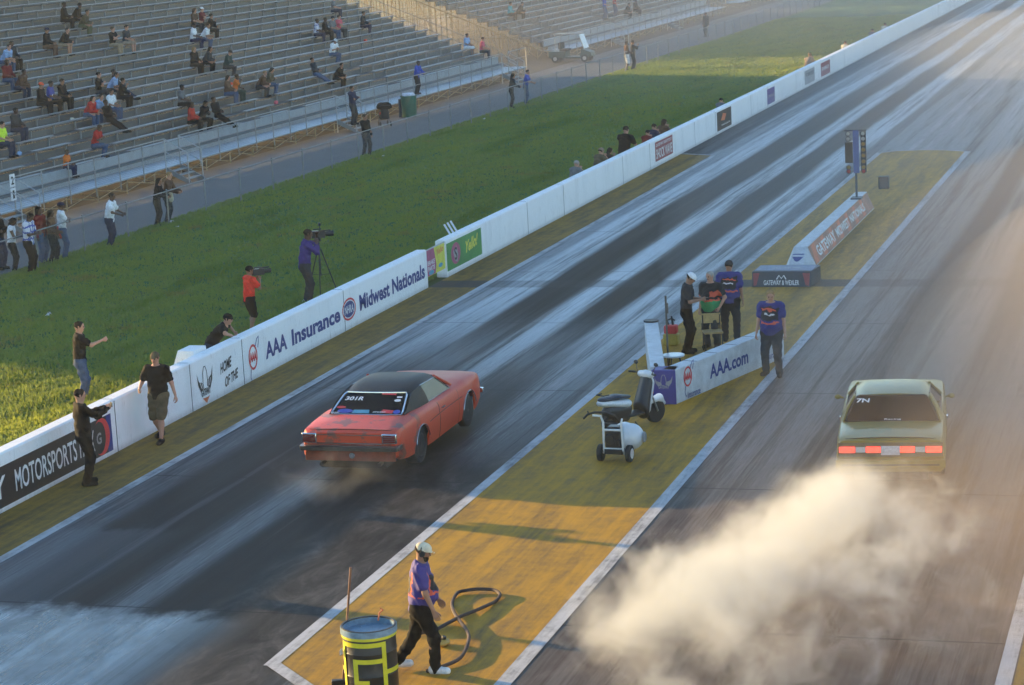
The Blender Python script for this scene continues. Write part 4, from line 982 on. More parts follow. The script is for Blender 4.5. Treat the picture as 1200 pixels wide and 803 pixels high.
    # cabin: dark shelf, seats, wheel
    cab = MB().span((-(g0-.02), by0+.12, I('mid', by0)+.0), (g0-.02, by1-.1, I('mid', by0)+.022)); cab.build('cabin_shelf', MATS['interior'], root)
    for s in (-1, 1):
        q = MB().box((s*.34, 2.35, 1.02), (.46,.12,.26)); q.box((s*.34, 2.36, 1.17), (.24,.08,.10)); q.build('seat', MATS['interior'], root, bevel=.02)
    MB().lathe([(.18,-.01),(.19,0),(.18,.01),(.17,0)], c=(-.34, 2.85, 1.04), axis='Y', n=20, close=True).build('steering_wheel', MATS['black_trim'], root)
    return root, sec, I, rwp
# red hardtop coupe -------------------------------------------------
tabA = dict(y=[0,.10,.5,1.2,2.0,2.7,3.4,4.0,4.6,4.92,5.02],
    w=[.86,.935,.955,.965,.955,.945,.945,.955,.94,.90,.84], sh=[.83,.87,.90,.93,.90,.88,.885,.89,.885,.87,.84], deck=[.84,.885,.925,.965,.95,.92,.93,.94,.925,.90,.86], mid=[.845,.89,.945,.985,.97,.95,.985,.985,.955,.92,.87], sill=[.42,.34,.28,.24,.22,.22,.22,.22,.24,.30,.38])
PA = dict(L=5.02, tab=tabA, axles=(1.22,4.06), arch=(.37,.385), wr=(.345,.325), inset=(.045,.04), tw=(.26,.17), paint='red_paint', roofmat='vinyl_black', rim='rim_dark', door=(2.28,3.42), lid=(.10,.88), lip=True,
    gh=dict(roof_w=.6, roof_z=lambda y: 1.36-.072*((y-2.35)/.7)**2*(1 if y < 2.35 else .6), rw_f=lambda y: .655+.02*math.sin((y-1.7)), belt_w=.80, ry0=1.54, ry1=2.86, by0=.92, by1=3.42, cpil=(2.05,2.02), gw0=.70))
p0 = at(495, 543); xw = p0[0]
carA_x = p0[0]-.965+.05; carA_y = p0[1]-1.22
CA, secA, IA, rwA = car('red hardtop coupe with black vinyl roof launching from the left lane', PA, (carA_x, carA_y, 0), 0, .5)
b = MB()
b.box((0,-.055,.60),(1.86,.10,.035)); b.box((0,-.045,.56),(1.84,.09,.07)); 
for s in (-1,1): b.box((s*.90,.06,.575),(.09,.22,.09))
b.build('rear_bumper', mat('chrome_dull', (.16,.15,.145), rough=.32, metal=.9, var=.25), CA, bevel=.012)
MB().box((0,-.104,.614),(1.84,.012,.010)).build('bumper_edge', MATS['chrome'], CA)
MB().span((-.80,-.025,.50),(.80,-.012,.66)).span((-.86,-.012,.33),(.86,.01,.50)).build('rear_valance', mat('valance_dirty_shaded', (.20,.035,.018), rough=.6, var=.4), CA, bevel=.01)  # dirty red paint, darkened for the shadow under the bumper
MB().span((-.60,-.020,.655),(.60,-.004,.80)).build('rear_panel', MATS['red_paint'], CA, bevel=.006)
MB().span((-.62,-.026,.645),(.62,-.002,.665)).span((-.62,-.026,.80),(.62,-.0,.815)).build('trim_strip', MATS['chrome'], CA)
MB().lathe([(.055,-.03),(.05,-.035),(.02,-.036)], c=(.05,-.03,.44), axis='Y', n=16).cyl((.05,-.03,.44),(.05,-.05,.44),.045).build('fuel_cap', MATS['chrome'], CA)
for s in (-1,1):
    tl = MB().span((s*.62,-.03,.655),(s*.90,.02,.835)).build('tail_lamp', MATS['chrome'], CA, bevel=.015)
    MB().span((s*.645,-.037,.68),(s*.875,-.028,.81)).build('lens', MATS['lamp_red'], tl)
    lv = MB()
    for q in range(1,4): lv.span((s*.645,-.041,.68+q*.0325-.004),(s*.875,-.036,.68+q*.0325+.004))
    lv.build('lamp_bars', MATS['chrome'], tl)
    MB().cyl((s*.55,-.05,.27),(s*.55,.4,.29),.035).build('exhaust_pipe', MATS['rim_dark'], CA)
    cr = MB(); cr.tube([(s*(IA('w', y)-.001), y, .645+.05*math.sin((y-1)/1.3)) for y in np.linspace(1.68, 3.62, 10)], .006, 5); cr.build('side_crease', MATS['black_trim'], CA)
    hl = MB().cyl((s*.62,5.01,.68),(s*.62,5.05,.68),.085,n=18).cyl((s*.42,5.01,.68),(s*.42,5.05,.68),.085,n=18); hl.build('headlight', MATS['lamp_clear'], CA)
MB().box((0,5.06,.50),(1.84,.09,.10)).build('front_bumper', MATS['chrome'], CA, bevel=.012); MB().box((0,5.02,.68),(1.05,.02,.17)).build('grille', MATS['black_trim'], CA)
MB().box((.02,.60,.948),(.13,.03,.012)).build('lid_badge', MATS['chrome'], CA)
# stickers inside the rear glass
fr_ = Face(rwA(0,0,.012), (1,0,0), Vector(rwA(0,1))-Vector(rwA(0,0)), .004); hgt_ = (Vector(rwA(0,1))-Vector(rwA(0,0))).length
stk = MB(); fr_.text(stk, '301R', -.53, hgt_*.60, .36, .115, .03, .1, l=.012); fr_.text(stk, 'RACING', -.68, .02, .16, .035, .01, l=.01); fr_.text(stk, 'SPEED', .12, .045, .25, .04, .01, l=.01)
fr_.poly(stk, fr_.oval(.50,hgt_*.62,.065,.038), .01); fr_.poly(stk, [(.46,hgt_*.74),(.56,hgt_*.74),(.56,hgt_*.80),(.46,hgt_*.80)], .01); stk.build('window_lettering', MATS['print_white'], CA)
sk = MB(); fr_.poly(sk, [(-.28,.03),(.06,.03),(.04,.13),(-.26,.13)], .008); sk.build('sticker', MATS['print_cyan'], CA)
sk = MB(); fr_.poly(sk, fr_.oval(-.42,.09,.15,.06), .008); fr_.poly(sk, fr_.oval(.58,.08,.07,.06), .008); sk.build('sticker', mat('print_royal', (.03,.07,.40), var=.1), CA)
sk = MB(); fr_.poly(sk, [(.26,.05),(.50,.03),(.52,.12),(.30,.15)], .008); fr_.poly(sk, fr_.oval(-.53,.20,.09,.035), .008); fr_.poly(sk, [(.14,hgt_*.88),(.42,hgt_*.86),(.42,hgt_*.93),(.14,hgt_*.94)], .008); sk.build('sticker', MATS['print_red'], CA)
MB().add([(-.22,1.55,1.0),(.02,1.6,1.0),(-.02,1.75,1.16),(-.14,1.72,1.18)], [(0,1,2,3)]).build('paper', MATS['seat_pale'], CA)
rc = MB(); rc.tube([(-.55,1.95,.98),(-.52,2.0,1.22),(.52,2.0,1.22),(.55,1.95,.98)], .022, 8); rc.tube([(-.5,2.0,1.20),(.45,2.0,.98)], .018, 8); rc.build('roll_bar', MATS['black_trim'], CA)

# gold sedan ------------------------------------------------------
tabB = dict(y=[0,.05,.4,1.1,2.0,2.8,3.5,4.2,4.75,4.92],
    w=[.87,.895,.905,.91,.915,.915,.91,.90,.89,.86], sh=[.86,.88,.905,.92,.90,.885,.90,.90,.87,.84], deck=[.875,.90,.935,.955,.94,.92,.93,.93,.895,.86], mid=[.88,.915,.955,.975,.965,.955,.975,.965,.92,.87], sill=[.34,.32,.28,.24,.22,.22,.22,.24,.28,.34])
PB = dict(L=4.92, tab=tabB, axles=(1.18,3.92), arch=(.36,.36), wr=(.335,.325), inset=(.03,.04), tw=(.25,.19), paint='gold_paint', roofmat='gold_paint', rim='rim_silver', door=(2.05,3.30), lid=(.06,.98), trim='rim_dark',
    gh=dict(roof_w=.6, roof_z=lambda y: 1.365-.04*((y-2.2)/.7)**2, rw_f=lambda y: .635, belt_w=.82, ry0=1.56, ry1=2.70, by0=1.05, by1=3.30, cpil=(1.75,1.85), gw0=.80))
pr_ = at(1044, 577)
yawB = rad(6.0)
CB, secB, IB, rwB = car('gold notchback sedan burning out in the right lane with lit brake lamps', PB, (pr_[0], pr_[1]+.05, 0), yawB, 0)
MB().box((0,-.07,.50),(1.80,.14,.15)).build('rear_bumper', MATS['gold_paint'], CB, bevel=.02)
MB().span((-.80,-.150,.475),(.80,-.138,.505)).build('bumper_strip', MATS['black_trim'], CB)
MB().span((-.86,-.022,.60),(.86,-.002,.84)).build('tail_panel', mat('panel_dark', (.10,.095,.06), rough=.4), CB)
for s in (-1,1):
    for a, b2 in ((.16,.40),(.58,.84)):
        tl = MB().span((s*a,-.036,.675),(s*b2,-.020,.775)).build('tail_lamp', MATS['lamp_red_lit'], CB, bevel=.006)
    MB().span((s*.41,-.034,.68),(s*.57,-.020,.77)).build('reversing_lamp', MATS['lamp_clear'], CB)
    mr_ = MB().ball((s*1.0,3.05,.96),(.06,.04,.045),12,8).cyl((s*.90,3.08,.93),(s*1.0,3.06,.97),.018).build('wing_mirror', MATS['gold_paint'], CB)
    MB().span((s*.905,2.0,.56),(s*.925,3.35,.60)).build('side_strip', MATS['rim_dark'], CB)
    MB().box((s*.60,4.92,.68),(.30,.04,.14)).build('headlight', MATS['lamp_clear'], CB)
MB().box((0,4.95,.48),(1.78,.12,.16)).build('front_bumper', MATS['gold_paint'], CB, bevel=.02); MB().box((0,4.92,.68),(.85,.03,.16)).build('grille', MATS['black_trim'], CB)
pl = MB().span((-.155,-.045,.635),(.155,-.036,.79)).build('licence_plate', MATS['plate'], CB)
fB = Face(rwB(0,0,.010), (1,0,0), Vector(rwB(0,1))-Vector(rwB(0,0)), .004); hB = (Vector(rwB(0,1))-Vector(rwB(0,0))).length
sk = MB(); fB.text(sk, '7N', -.60, hB*.70, .23, .10, .03, .1, l=.012); fB.text(sk, 'Racing', -.12, .01, .28, .04, .01, l=.01); sk.build('window_lettering', MATS['print_white'], CB)

# ------------------------------------------------------------------ barriers on the island
def prism_between(a, b, w0, w1, h, wt=None):
    "long block on the ground from a to b; w0/w1 widths at the ends; wt top width"
    a, b = Vector((*a, 0)), Vector((*b, 0)); d = (b-a).normalized(); nx = Vector((-d.y, d.x, 0)); v = []
    for p, w in ((a, w0), (b, w1)):
        t = w if wt is None else wt
        v += [p-nx*w/2, p+nx*w/2, p+nx*t/2+Vector((0,0,h)), p-nx*t/2+Vector((0,0,h))]
    return v, [(0,1,2,3),(7,6,5,4),(0,4,5,1),(1,5,6,2),(2,6,7,3),(3,7,4,0)], d, nx
mat('barrier_white', (.62,.64,.66), rough=.55, var=.15, scale=5, rgb2=(.45,.46,.47)); mat('barrier_blue', (.055,.05,.24), rough=.5, var=.15)
A1 = at(793,474); B1 = at(917,420); A1, B1 = Vector(A1[:2]), Vector(B1[:2]); dB = (B1-A1).normalized(); nB = Vector((-dB.y, dB.x))     # nB points left
a_, b_ = A1+nB*.16, B1+nB*.16+dB*.1
v, f, d3, n3 = prism_between(a_, b_, .32, .32, .70)
rb = MB().add(v, f).build('barrier', MATS['barrier_white'], bevel=.015); tag(rb, 'long white barrier with blue web-address lettering beside the standing official', 'barrier')
LB = (b_-a_).length; fb = Face((A1.x, A1.y, 0), (dB.x, dB.y, 0), (0,0,1), .004)
q = aaa_logo(fb, .50, .47, .52, rb, True)
mb = MB(); fb.text(mb, 'AAA.com', 1.45, .22, 1.75, .30, .03, l=.001); mb.build('lettering', MATS['print_blue'], rb)
mb = MB(); fb.text(mb, 'Insurance', 4.05, .10, .62, .14, .01, l=.001); mb.build('small_lettering', MATS['print_blue'], rb)
for s_ in np.arange(.9, LB, .9): MB().box((A1.x+dB.x*s_+nB.x*.16, A1.y+dB.y*s_+nB.y*.16, .702), (.33,.012,.006), rz=math.atan2(nB.y, nB.x)).build('top_joint', MATS['dark_seam'], rb)
# left barrier of the V
a2 = Vector(at(770.5,430,.7)[:2]); b2 = Vector(at(763,377,.7)[:2])
v, f, d3, n3 = prism_between(a2, b2, .30, .30, .70); lb = MB().add(v, f).build('barrier', MATS['barrier_white'], bevel=.015); tag(lb, 'plain white barrier forming the left side of the officials enclosure', 'barrier')
cp = MB().cyl((b2.x,b2.y,.70),(b2.x,b2.y,.735),.17,n=18); cp.build('end_cap', MATS['black_trim'], lb)
# blue nose between them
nz0 = at(765,474); nz1 = at(793,474)
y_ = min(nz0[1], nz1[1])-.0
v = [(nz0[0], nz0[1],0),(nz1[0], nz1[1]-.0,0),(nz1[0]-.02, nz1[1]+.42,0),(nz0[0]+.02, nz0[1]+.42,0)]; v += [(x,y,.70) for x,y,z in v]
ns = MB().add([(x, y-.02, z) for x, y, z in v], [(3,2,1,0),(4,5,6,7),(0,1,5,4),(1,2,6,5),(2,3,7,6),(3,0,4,7)]).build('barrier', MATS['barrier_blue'], bevel=.012); tag(ns, 'short blue barrier block with silver crest joining the two white barriers', 'barrier')
fn = Face((nz0[0], nz0[1]-.022, 0), (nz1[0]-nz0[0], nz1[1]-nz0[1], 0), (0,0,1), .004); wN = math.hypot(nz1[0]-nz0[0], nz1[1]-nz0[1])
d, r_, w_ = emblem_eagle(fn, wN/2, .46, .36, ns); e2 = d.build('crest', MATS['print_grey'], ns, ang=1)
# gateway block across the island
gx0, gy0 = at(883,335)[0], at(883,335)[1]; gx1 = at(950,337)[0]
v = [(gx0,57.30,0),(gx1,57.30,0),(gx1+.08,58.4,0),(gx0+.05,58.4,0),(gx0+.0,57.36,.40),(gx1,57.36,.40),(gx1+.08,58.4,.40),(gx0+.05,58.4,.40)]
gk = MB().add(v, [(3,2,1,0),(4,5,6,7),(0,1,5,4),(1,2,6,5),(2,3,7,6),(3,0,4,7)]).build('barrier', mat('block_dark', (.04,.042,.055), rough=.5, var=.2), bevel=.02); tag(gk, 'low dark block with white lettering lying across the island', 'barrier')
fg = Face((gx0, 57.30, 0), (1,0,0), (0,.15,1), .004); wG = gx1-gx0
mb = MB(); fg.text(mb, 'GATEWAY & WEXLER', wG*.20, .05, wG*.60, .13, .02, l=.001); fg.strip(mb, [(wG*.42,.20),(wG*.46,.30),(wG*.50,.22),(wG*.54,.30),(wG*.58,.20)], .03, .001); mb.build('lettering', MATS['print_white'], gk)
mb = MB(); fg.poly(mb, [(.03,.36),(.20,.36),(.12,.05),(.05,.03)], .001); fg.poly(mb, [(wG-.03,.36),(wG-.22,.36),(wG-.14,.05),(wG-.05,.03)], .001); mb.build('corner_flash', MATS['print_dark_red'], gk)
tp = Face((gx0+.05,57.42,.40), (1,0,0), (0,1,0), .004); mb = MB(); tp.poly(mb, [(0,.08),(wG-.05,.08),(wG-.05,.9),(0,.9)]); tp2 = mb.build('top_panel', mat('block_top', (.16,.19,.28), rough=.5), gk); mb = MB(); tp.text(mb, 'GATEWAY INTL', wG*.25, .35, wG*.5, .25, .02, l=.002); mb.build('lettering', MATS['print_grey'], tp2)
# long tapered barrier leading to the tree
XB0, XB1 = -10.5, -10.5
v, f, d3, n3 = prism_between((XB0,60.6),(XB1,72.0), .84,.84,.54,.36)
jb = MB().add(v, f).build('barrier', MATS['barrier_white'], bevel=.02); tag(jb, 'long tapered barrier with orange and red printed side leading to the light tree', 'barrier')
nz = MB().add([(XB0-.42,59.6,0),(XB0+.42,59.6,0),(XB0+.42,60.6,0),(XB0-.42,60.6,0),(XB0-.16,60.6,.54),(XB0+.16,60.6,.54),(XB0-.2,59.7,.12),(XB0+.2,59.7,.12)], [(0,1,7,6),(6,7,5,4),(1,2,5,7),(3,0,6,4),(0,3,2,1)]).build('nose', MATS['barrier_white'], jb)
fz2 = Face((XB0-.2,59.7,.12), (1,0,0), (0,.9,.42), .004); mb = MB(); fz2.strip(mb, [(.05,.62),(.35,.62)], .05); fz2.poly(mb, [(.05,.5),(.35,.5),(.26,.3),(.20,.26),(.14,.3)], 0); mb.build('nose_crest', MATS['print_blue'], jb)
sd = Face((XB0+.42,60.6,0), (0,1,0), (-.24,0,.54), .005); HS = math.hypot(.24,.54)
bg = MB(); sd.poly(bg, [(0.02,.03),(11.36,.03),(11.36,HS-.02),(0.02,HS-.02)]); bgo = bg.build('side_print', mat('print_rust', (.36,.13,.07), rough=.5, var=.35, scale=1.2), jb, ang=1)
mb = MB()
for i, s_ in enumerate(np.arange(.1, 10.6, 1.5)): sd.poly(mb, [(s_,.05),(s_+.55,.05),(s_+.85,HS-.04),(s_+.35,HS-.04)], .002)
mb.build('slanted_block', MATS['print_orange'], bgo)
mb = MB(); sd.text(mb, 'GATEWAY', .9, .14, 3.1, .30, .03, l=.004); sd.text(mb, 'MIDWEST', 4.3, .16, 2.4, .26, .03, l=.004); sd.text(mb, 'NATIONALS', 7.0, .18, 2.9, .24, .03, l=.004); mb.build('lettering', MATS['print_white'], bgo)
# starting-light tree
TX, TY = at(1004,233,.54)[:2]
tr_ = empty('starting_lights', (TX, TY, .54), 0, 'drag racing starting-light tree on a thin pole at the barrier end', 'starting lights')
MB().span((-.16,-.22,0),(.16,.22,.05)).build('base_plate', mat('steel_dark', (.07,.08,.10), rough=.5, metal=.5), tr_)
MB().cyl((0,0,.05),(0,0,.82),.035,n=10).build('pole', MATS['steel_dark'], tr_)
MB().span((-.07,-.05,.80),(.10,.05,2.12)).build('frame', mat('frame_blue', (.05,.10,.28), rough=.5), tr_)
MB().span((-.32,-.07,1.12),(-.09,.06,1.76)).build('display_panel', MATS['black_trim'], tr_, bevel=.01)
MB().span((-.34,-.03,2.10),(.34,.03,2.14)).build('cross_bar', MATS['steel_dark'], tr_)
amber = mat('lamp_amber', (.35,.22,.06), rough=.25, var=.1); redl = mat('lamp_red_small', (.50,.05,.05), rough=.25, var=.1)
for s in (-1,1):
    for i, z in enumerate((2.02,1.86,1.70,1.52,1.34,1.16,.98,.86)):
        x = s*.22
        if s < 0 and .99 < z < 1.80: continue
        if s > 0: x = .24
        h = MB().lathe([(.05,.06),(.075,-.02),(.072,-.08),(.064,-.08),(.06,-.03)], c=(x,0,z), axis='Y', n=14).build('lamp_hood', MATS['black_trim'], tr_)
        MB().ball((x,-.035,z),(.058,.02,.058),12,6).build('lens', redl if z < .9 else (MATS['lamp_clear'] if z > 1.85 else amber), h)
for s in (1,): MB().span((.16,-.03,.82),(.32,.05,2.08)).build('lamp_board', MATS['black_trim'], tr_)
px_, py_ = at(1036,221)[:2]; bx = MB().span((-.17,-.14,0),(.17,.14,.42)).build('speaker_box', MATS['black_trim'], loc=(px_, py_, 0), bevel=.015); tag(bx, 'small black box standing on the island beyond the light tree', 'box')
MB().span((-.14,-.145,.04),(.14,-.141,.38)).build('front_grille', mat('grille_grey', (.05,.045,.05), rough=.8, scale=60), bx)

# ------------------------------------------------------------------ scooter
sx, sy, _ = at(717,508); ex, ey, _ = at(763,496)
SC = empty('scooter', (sx, sy, 0), math.atan2(ey-sy, ex-sx)-math.pi/2, 'black and white motor scooter parked in front of the blue barrier block', 'scooter')
wb = math.hypot(ex-sx, ey-sy); wb = max(1.18, min(wb, 1.3)); wr = .23
for yy in (0, wb):
    mb = MB(); tyre(mb, -.055, .055, wr, 26); w = mb.build('wheel', MATS['rubber'], SC); w.location = (0, yy, wr)
    mb = MB(); rim(mb, -.05, .05, wr, 1); rim(mb, -.05, .05, wr, -1); mb.build('rim', MATS['rim_silver'], w)
mat('plastic_black', (.02,.02,.022), rough=.35, var=.15); mat('plastic_white', (.68,.69,.70), rough=.3, var=.05, coat=.3)
def blob(name, prims, material, parent, res=.012, cuts=()):
    me = np_mesh(name, [sdf_mesh([(a, b, ra, rb, k_, fd, fa) for a, b, ra, rb, k_, fd, fa in prims], res, cuts)]); return link_mesh(name, me, parent, material)
V3 = lambda *a: np.array(a, float)
blob('rear_body', [(V3(0,-.05,.42),V3(0,.38,.40),.15,.14,.05,V3(1,0,0),.85),(V3(0,.1,.30),V3(0,.35,.28),.12,.12,.05,None,1)], MATS['plastic_black'], SC)
blob('side_panel', [(V3(0,-.20,.62),V3(0,.36,.52),.12,.15,.05,V3(0,0,1),.6)], MATS['plastic_white'], SC)
blob('seat', [(V3(0,-.18,.685),V3(0,.12,.685),.12,.13,.05,V3(0,0,1),.40),(V3(0,.12,.685),V3(0,.42,.64),.13,.09,.05,V3(0,0,1),.40)], mat('seat_vinyl', (.03,.035,.05), rough=.4), SC)
blob('floorboard', [(V3(0,.42,.28),V3(0,.80,.28),.14,.15,.05,V3(0,0,1),.35)], MATS['plastic_black'], SC)
blob('leg_shield', [(V3(0,.80,.32),V3(0,.98,.86),.20,.15,.06,V3(0,1,.3),.35)], MATS['plastic_black'], SC)
blob('front_cowl', [(V3(0,.90,.36),V3(0,1.06,.84),.15,.12,.06,V3(0,1,.3),.4)], MATS['plastic_white'], SC)
blob('front_fender', [(V3(0,wb-.14,.44),V3(0,wb+.12,.46),.07,.07,.06,None,1),(V3(0,wb+.12,.46),V3(0,wb+.24,.34),.07,.04,.06,None,1)], MATS['plastic_white'], SC)
fk = MB(); 
for s in (-1,1): fk.cyl((s*.075,wb,wr),(s*.06,wb-.16,.62),.02)
fk.build('fork', MATS['rim_silver'], SC)
blob('handlebar_cover', [(V3(-.14,.97,.98),V3(.14,.97,.98),.065,.065,.05,None,1),(V3(0,.98,.98),V3(0,1.06,.97),.08,.06,.05,None,1)], MATS['plastic_white'], SC)
hb = MB().tube([(-.36,.86,1.02),(-.16,.96,1.0),(.16,.96,1.0),(.36,.86,1.02)], .016)
hb.cyl((-.36,.86,1.02),(-.24,.92,1.01),.022); hb.cyl((.36,.86,1.02),(.24,.92,1.01),.022); hb.build('handlebar', MATS['black_trim'], SC)
for s in (-1,1):
    m2 = MB().tube([(s*.2,.94,1.02),(s*.26,.98,1.16)], .008).ball((s*.27,.98,1.19),(.06,.02,.04),12,8); m2.build('mirror', MATS['plastic_black'], SC)
MB().ball((0,1.13,.95),(.055,.03,.045),14,8).build('headlight', mat('headlight_lit', (.9,.9,.85), var=0, emit=((1,.93,.78), 14)), SC)
MB().ball((0,-.29,.62),(.08,.03,.04),12,8).build('tail_light', MATS['lamp_clear'], SC); MB().ball((.10,1.02,.62),(.03,.03,.02),10,6).ball((-.10,1.02,.62),(.03,.03,.02),10,6).build('indicator', MATS['print_orange'], SC)
MB().tube([(-.1,-.12,.78),(-.1,-.26,.78),(.1,-.26,.78),(.1,-.12,.78)], .012).build('grab_rail', MATS['black_trim'], SC)
MB().tube([(.12,.25,.12),(.16,-.15,.22),(.16,-.35,.27)], [.03,.045,.035]).build('exhaust', MATS['rim_dark'], SC)
MB().cyl((.08,.55,.14),(.2,.58,.0),.012).cyl((-.08,.45,.14),(-.24,.47,.0),.012).build('stand', MATS['black_trim'], SC)

# ------------------------------------------------------------------ engine blower on a white two-wheel cart
gx_, gy_, _ = at(721,541)
GC = empty('blower_cart', (gx_, gy_, 0), rad(-4), 'white framed two-wheel cart with black engine and white drum near the scooter', 'cart')
mat('white_metal', (.68,.68,.67), rough=.4, var=.12)
for s in (-1,1):
    w = MB(); tyre(w, -.045, .045, .155, 24); w = w.build('wheel', MATS['rubber'], GC); w.location = (s*.27, .02, .155)
    r2 = MB(); r2.lathe([(.095,.05*s),(.06,.03*s),(.02,.05*s)], axis='X', n=18); r2.build('rim', MATS['white_metal'], w)
fr = MB()
for s in (-1,1):
    fr.tube([(s*.17,.02,.14),(s*.18,-.06,.22),(s*.17,-.08,.72 if s > 0 else .74)] , .022)
fr.tube([(-.17,-.08,.74),(-.20,-.12,.86),(-.34,-.16,.88)], .022); fr.tube([(-.18,-.06,.24),(.18,-.06,.24)], .026); fr.tube([(-.17,-.08,.60),(.17,-.08,.60)], .02); fr.tube([(-.27,.02,.155),(.27,.02,.155)], .018); fr.tube([(.17,-.08,.72),(.17,-.02,.80)], .018)
fr.build('frame', MATS['white_metal'], GC)
en = MB().box((0,.06,.42),(.30,.24,.30)).box((0,.06,.60),(.22,.20,.10)).cyl((-.06,-.06,.42),(-.06,-.10,.42),.09,n=18).box((.09,-.075,.36),(.08,.05,.12)); en.build('engine', MATS['plastic_black'], GC, bevel=.012)
MB().box((0,.04,.20),(.34,.26,.10)).build('engine_base', MATS['rim_dark'], GC, bevel=.01)
blob('drum', [(V3(.13,.28,.40),V3(.22,.30,.40),.27,.24,.04,None,1)], MATS['plastic_white'], GC, .015)
MB().lathe([(.10,.0),(.085,.02),(.03,.02)], c=(.47,.30,.40), axis='X', n=20).build('drum_cap', mat('grey_plastic', (.25,.26,.28), rough=.5), GC)
hs = MB().tube([(-.50,-.20,.82),(-.42,-.17,.90),(-.30,-.14,.93),(-.12,-.08,.92),(.02,.02,.84),(.06,.12,.70)], .022); hs.build('hose', MATS['black_trim'], GC)
MB().tube([(-.40,-.16,.88),(-.42,-.18,.96)], .012).build('lever', MATS['black_trim'], GC)

# ------------------------------------------------------------------ barrel, broom pole, hose
bx_, by_, _ = at(437,812); 
BR = empty('trash_barrel', (bx_, by_, 0), rad(0), 'black barrel with yellow tape stripes and a taped letter beside the crew worker', 'barrel')
R0 = .345; Hb = .93
mb = MB(); prof = [(R0-.02,0),(R0,.02),(R0,.30),(R0+.008,.315),(R0,.33),(R0,.60),(R0+.008,.615),(R0,.63),(R0,Hb-.03),(R0+.014,Hb-.015),(R0+.012,Hb),(R0-.012,Hb),(R0-.016,Hb-.03),(R0-.02,.06),(.01,.05)]
mb.lathe(prof, n=40); mb.build('drum', mat('drum_black', (.016,.016,.016), rough=.45, var=.3), BR)
mb = MB(); mb.lathe([(R0-.025,.30),(R0-.022,Hb-.02),(R0+.02,Hb-.01),(R0+.022,Hb-.09)], n=40); mb.build('liner', mat('liner_blue', (.16,.25,.33), rough=.35, var=.3, scale=12), BR)
tape = mat('tape_yellow', (.62,.56,.02), rough=.45, var=.12)
def band(mb, a0, a1, z0, z1, n=12):
    pts = []; base = -math.pi/2           # angle 0 faces the camera side (-Y)
    A_ = [base+rad(a0+(a1-a0)*i/n) for i in range(n+1)]; r = R0+.0115
    v = [(r*math.cos(a), r*math.sin(a), z) for a in A_ for z in (z0, z1)]; mb.add(v, [(2*i,2*i+2,2*i+3,2*i+1) for i in range(n)])
mb = MB(); band(mb, 0, 360, .80, .855, 48); t0 = mb.build('tape_band', tape, BR)
mb = MB(); ROT = 6
band(mb, -52+ROT, 48+ROT, .715, .775, 14); band(mb, -58+ROT, -48+ROT, -.0, .775, 2); band(mb, 40+ROT, 50+ROT, .0, .775, 2)
band(mb, -20+ROT, 40+ROT, .50, .56, 10); band(mb, -24+ROT, -13+ROT, .24, .56, 2); band(mb, -24+ROT, 10+ROT, .22, .28, 5)
mb.build('tape_letter', tape, BR)
mb = MB()
for z in (.36,): band(mb, -100, -50+ROT-6, z, z+.06, 8); band(mb, 49+ROT, 100, z-.02, z+.04, 8)
mb.build('tape_stripe', tape, BR)
lnb = MB(); lnb.tube([(-.30,-.24,.66),(-.325,-.22,.62),(-.32,-.23,.57),(-.29,-.25,.60)], .012, 6, closed=True); lnb.build('bag_knot', mat('bag_clear', (.35,.35,.36), rough=.3), BR)
jk = MB(); v = [(random.uniform(-.2,.2), random.uniform(-.2,.2), random.uniform(.55,.85)) for _ in range(12)]; jk.add(v, [(i,(i+1)%12,(i+2)%12) for i in range(0,12,2)]); jk.build('rubbish', MATS['litter_white'], BR)
MB().tube([(.02,.30,.88),(.04,.32,.98),(.09,.32,1.02),(.05,.32,1.04)], .012).build('bag_tie', MATS['print_orange'], BR)
qx, qy, _ = at(402,802); tpz = at(411,665,1.62)
PO = MB().cyl((0,0,.03),(tpz[0]-qx, tpz[1]-qy, 1.62),.016,n=10).build('broom', mat('wood_pole', (.22,.10,.055), rough=.6, var=.2), loc=(qx,qy,0)); tag(PO, 'long wooden broom pole standing beside the barrel', 'broom')
MB().box((0,0,.035),(.30,.08,.07), rz=.4).build('brush_head', MATS['brown' if 'brown' in MATS else 'black_trim'], PO, bevel=.01)
pix = [(500,789),(520,784),(540,775),(549,757),(548,745),(536,728),(531,718),(530,708),(536,698),(546,696),(556,695),(570,695),(580,696),(586,700),(582,706),(572,712),(556,720),(540,727),(525,735),(510,743),(497,745),(484,746)]
pts = [Vector(at(a, b)) for a, b in pix]; sp_ = []
for i in range(len(pts)-1):
    p0_, p1_, p2_, p3_ = pts[max(i-1,0)], pts[i], pts[i+1], pts[min(i+2,len(pts)-1)]
    for t in (0,.25,.5,.75):
        sp_.append(.5*((2*p1_)+(p2_-p0_)*t+(2*p0_-5*p1_+4*p2_-p3_)*t*t+(3*p1_-p0_-3*p2_+p3_)*t**3))
hz_ = [.028+.03*abs(math.sin(i*.11)) for i in range(len(sp_))]
o = MB().tube([(p.x, p.y, h) for p, h in zip(sp_, hz_)], .026, 8).build('hose', mat('hose_brown', (.055,.035,.03), rough=.8, var=.2)); tag(o, 'dark rubber hose looped on the yellow pad behind the crew worker', 'hose')
hx, hy, _ = at(519,757); o = MB().ball((0,0,.05),(.10,.13,.05),14,8).build('nozzle_plate', mat('ochre', (.45,.27,.05), rough=.5), loc=(hx,hy,0)); tag(o, 'small yellow plate with a black fitting inside the hose loop', 'fitting'); MB().cyl((0,0,.05),(.03,0,.14),.035,.03).build('fitting', MATS['black_trim'], o)

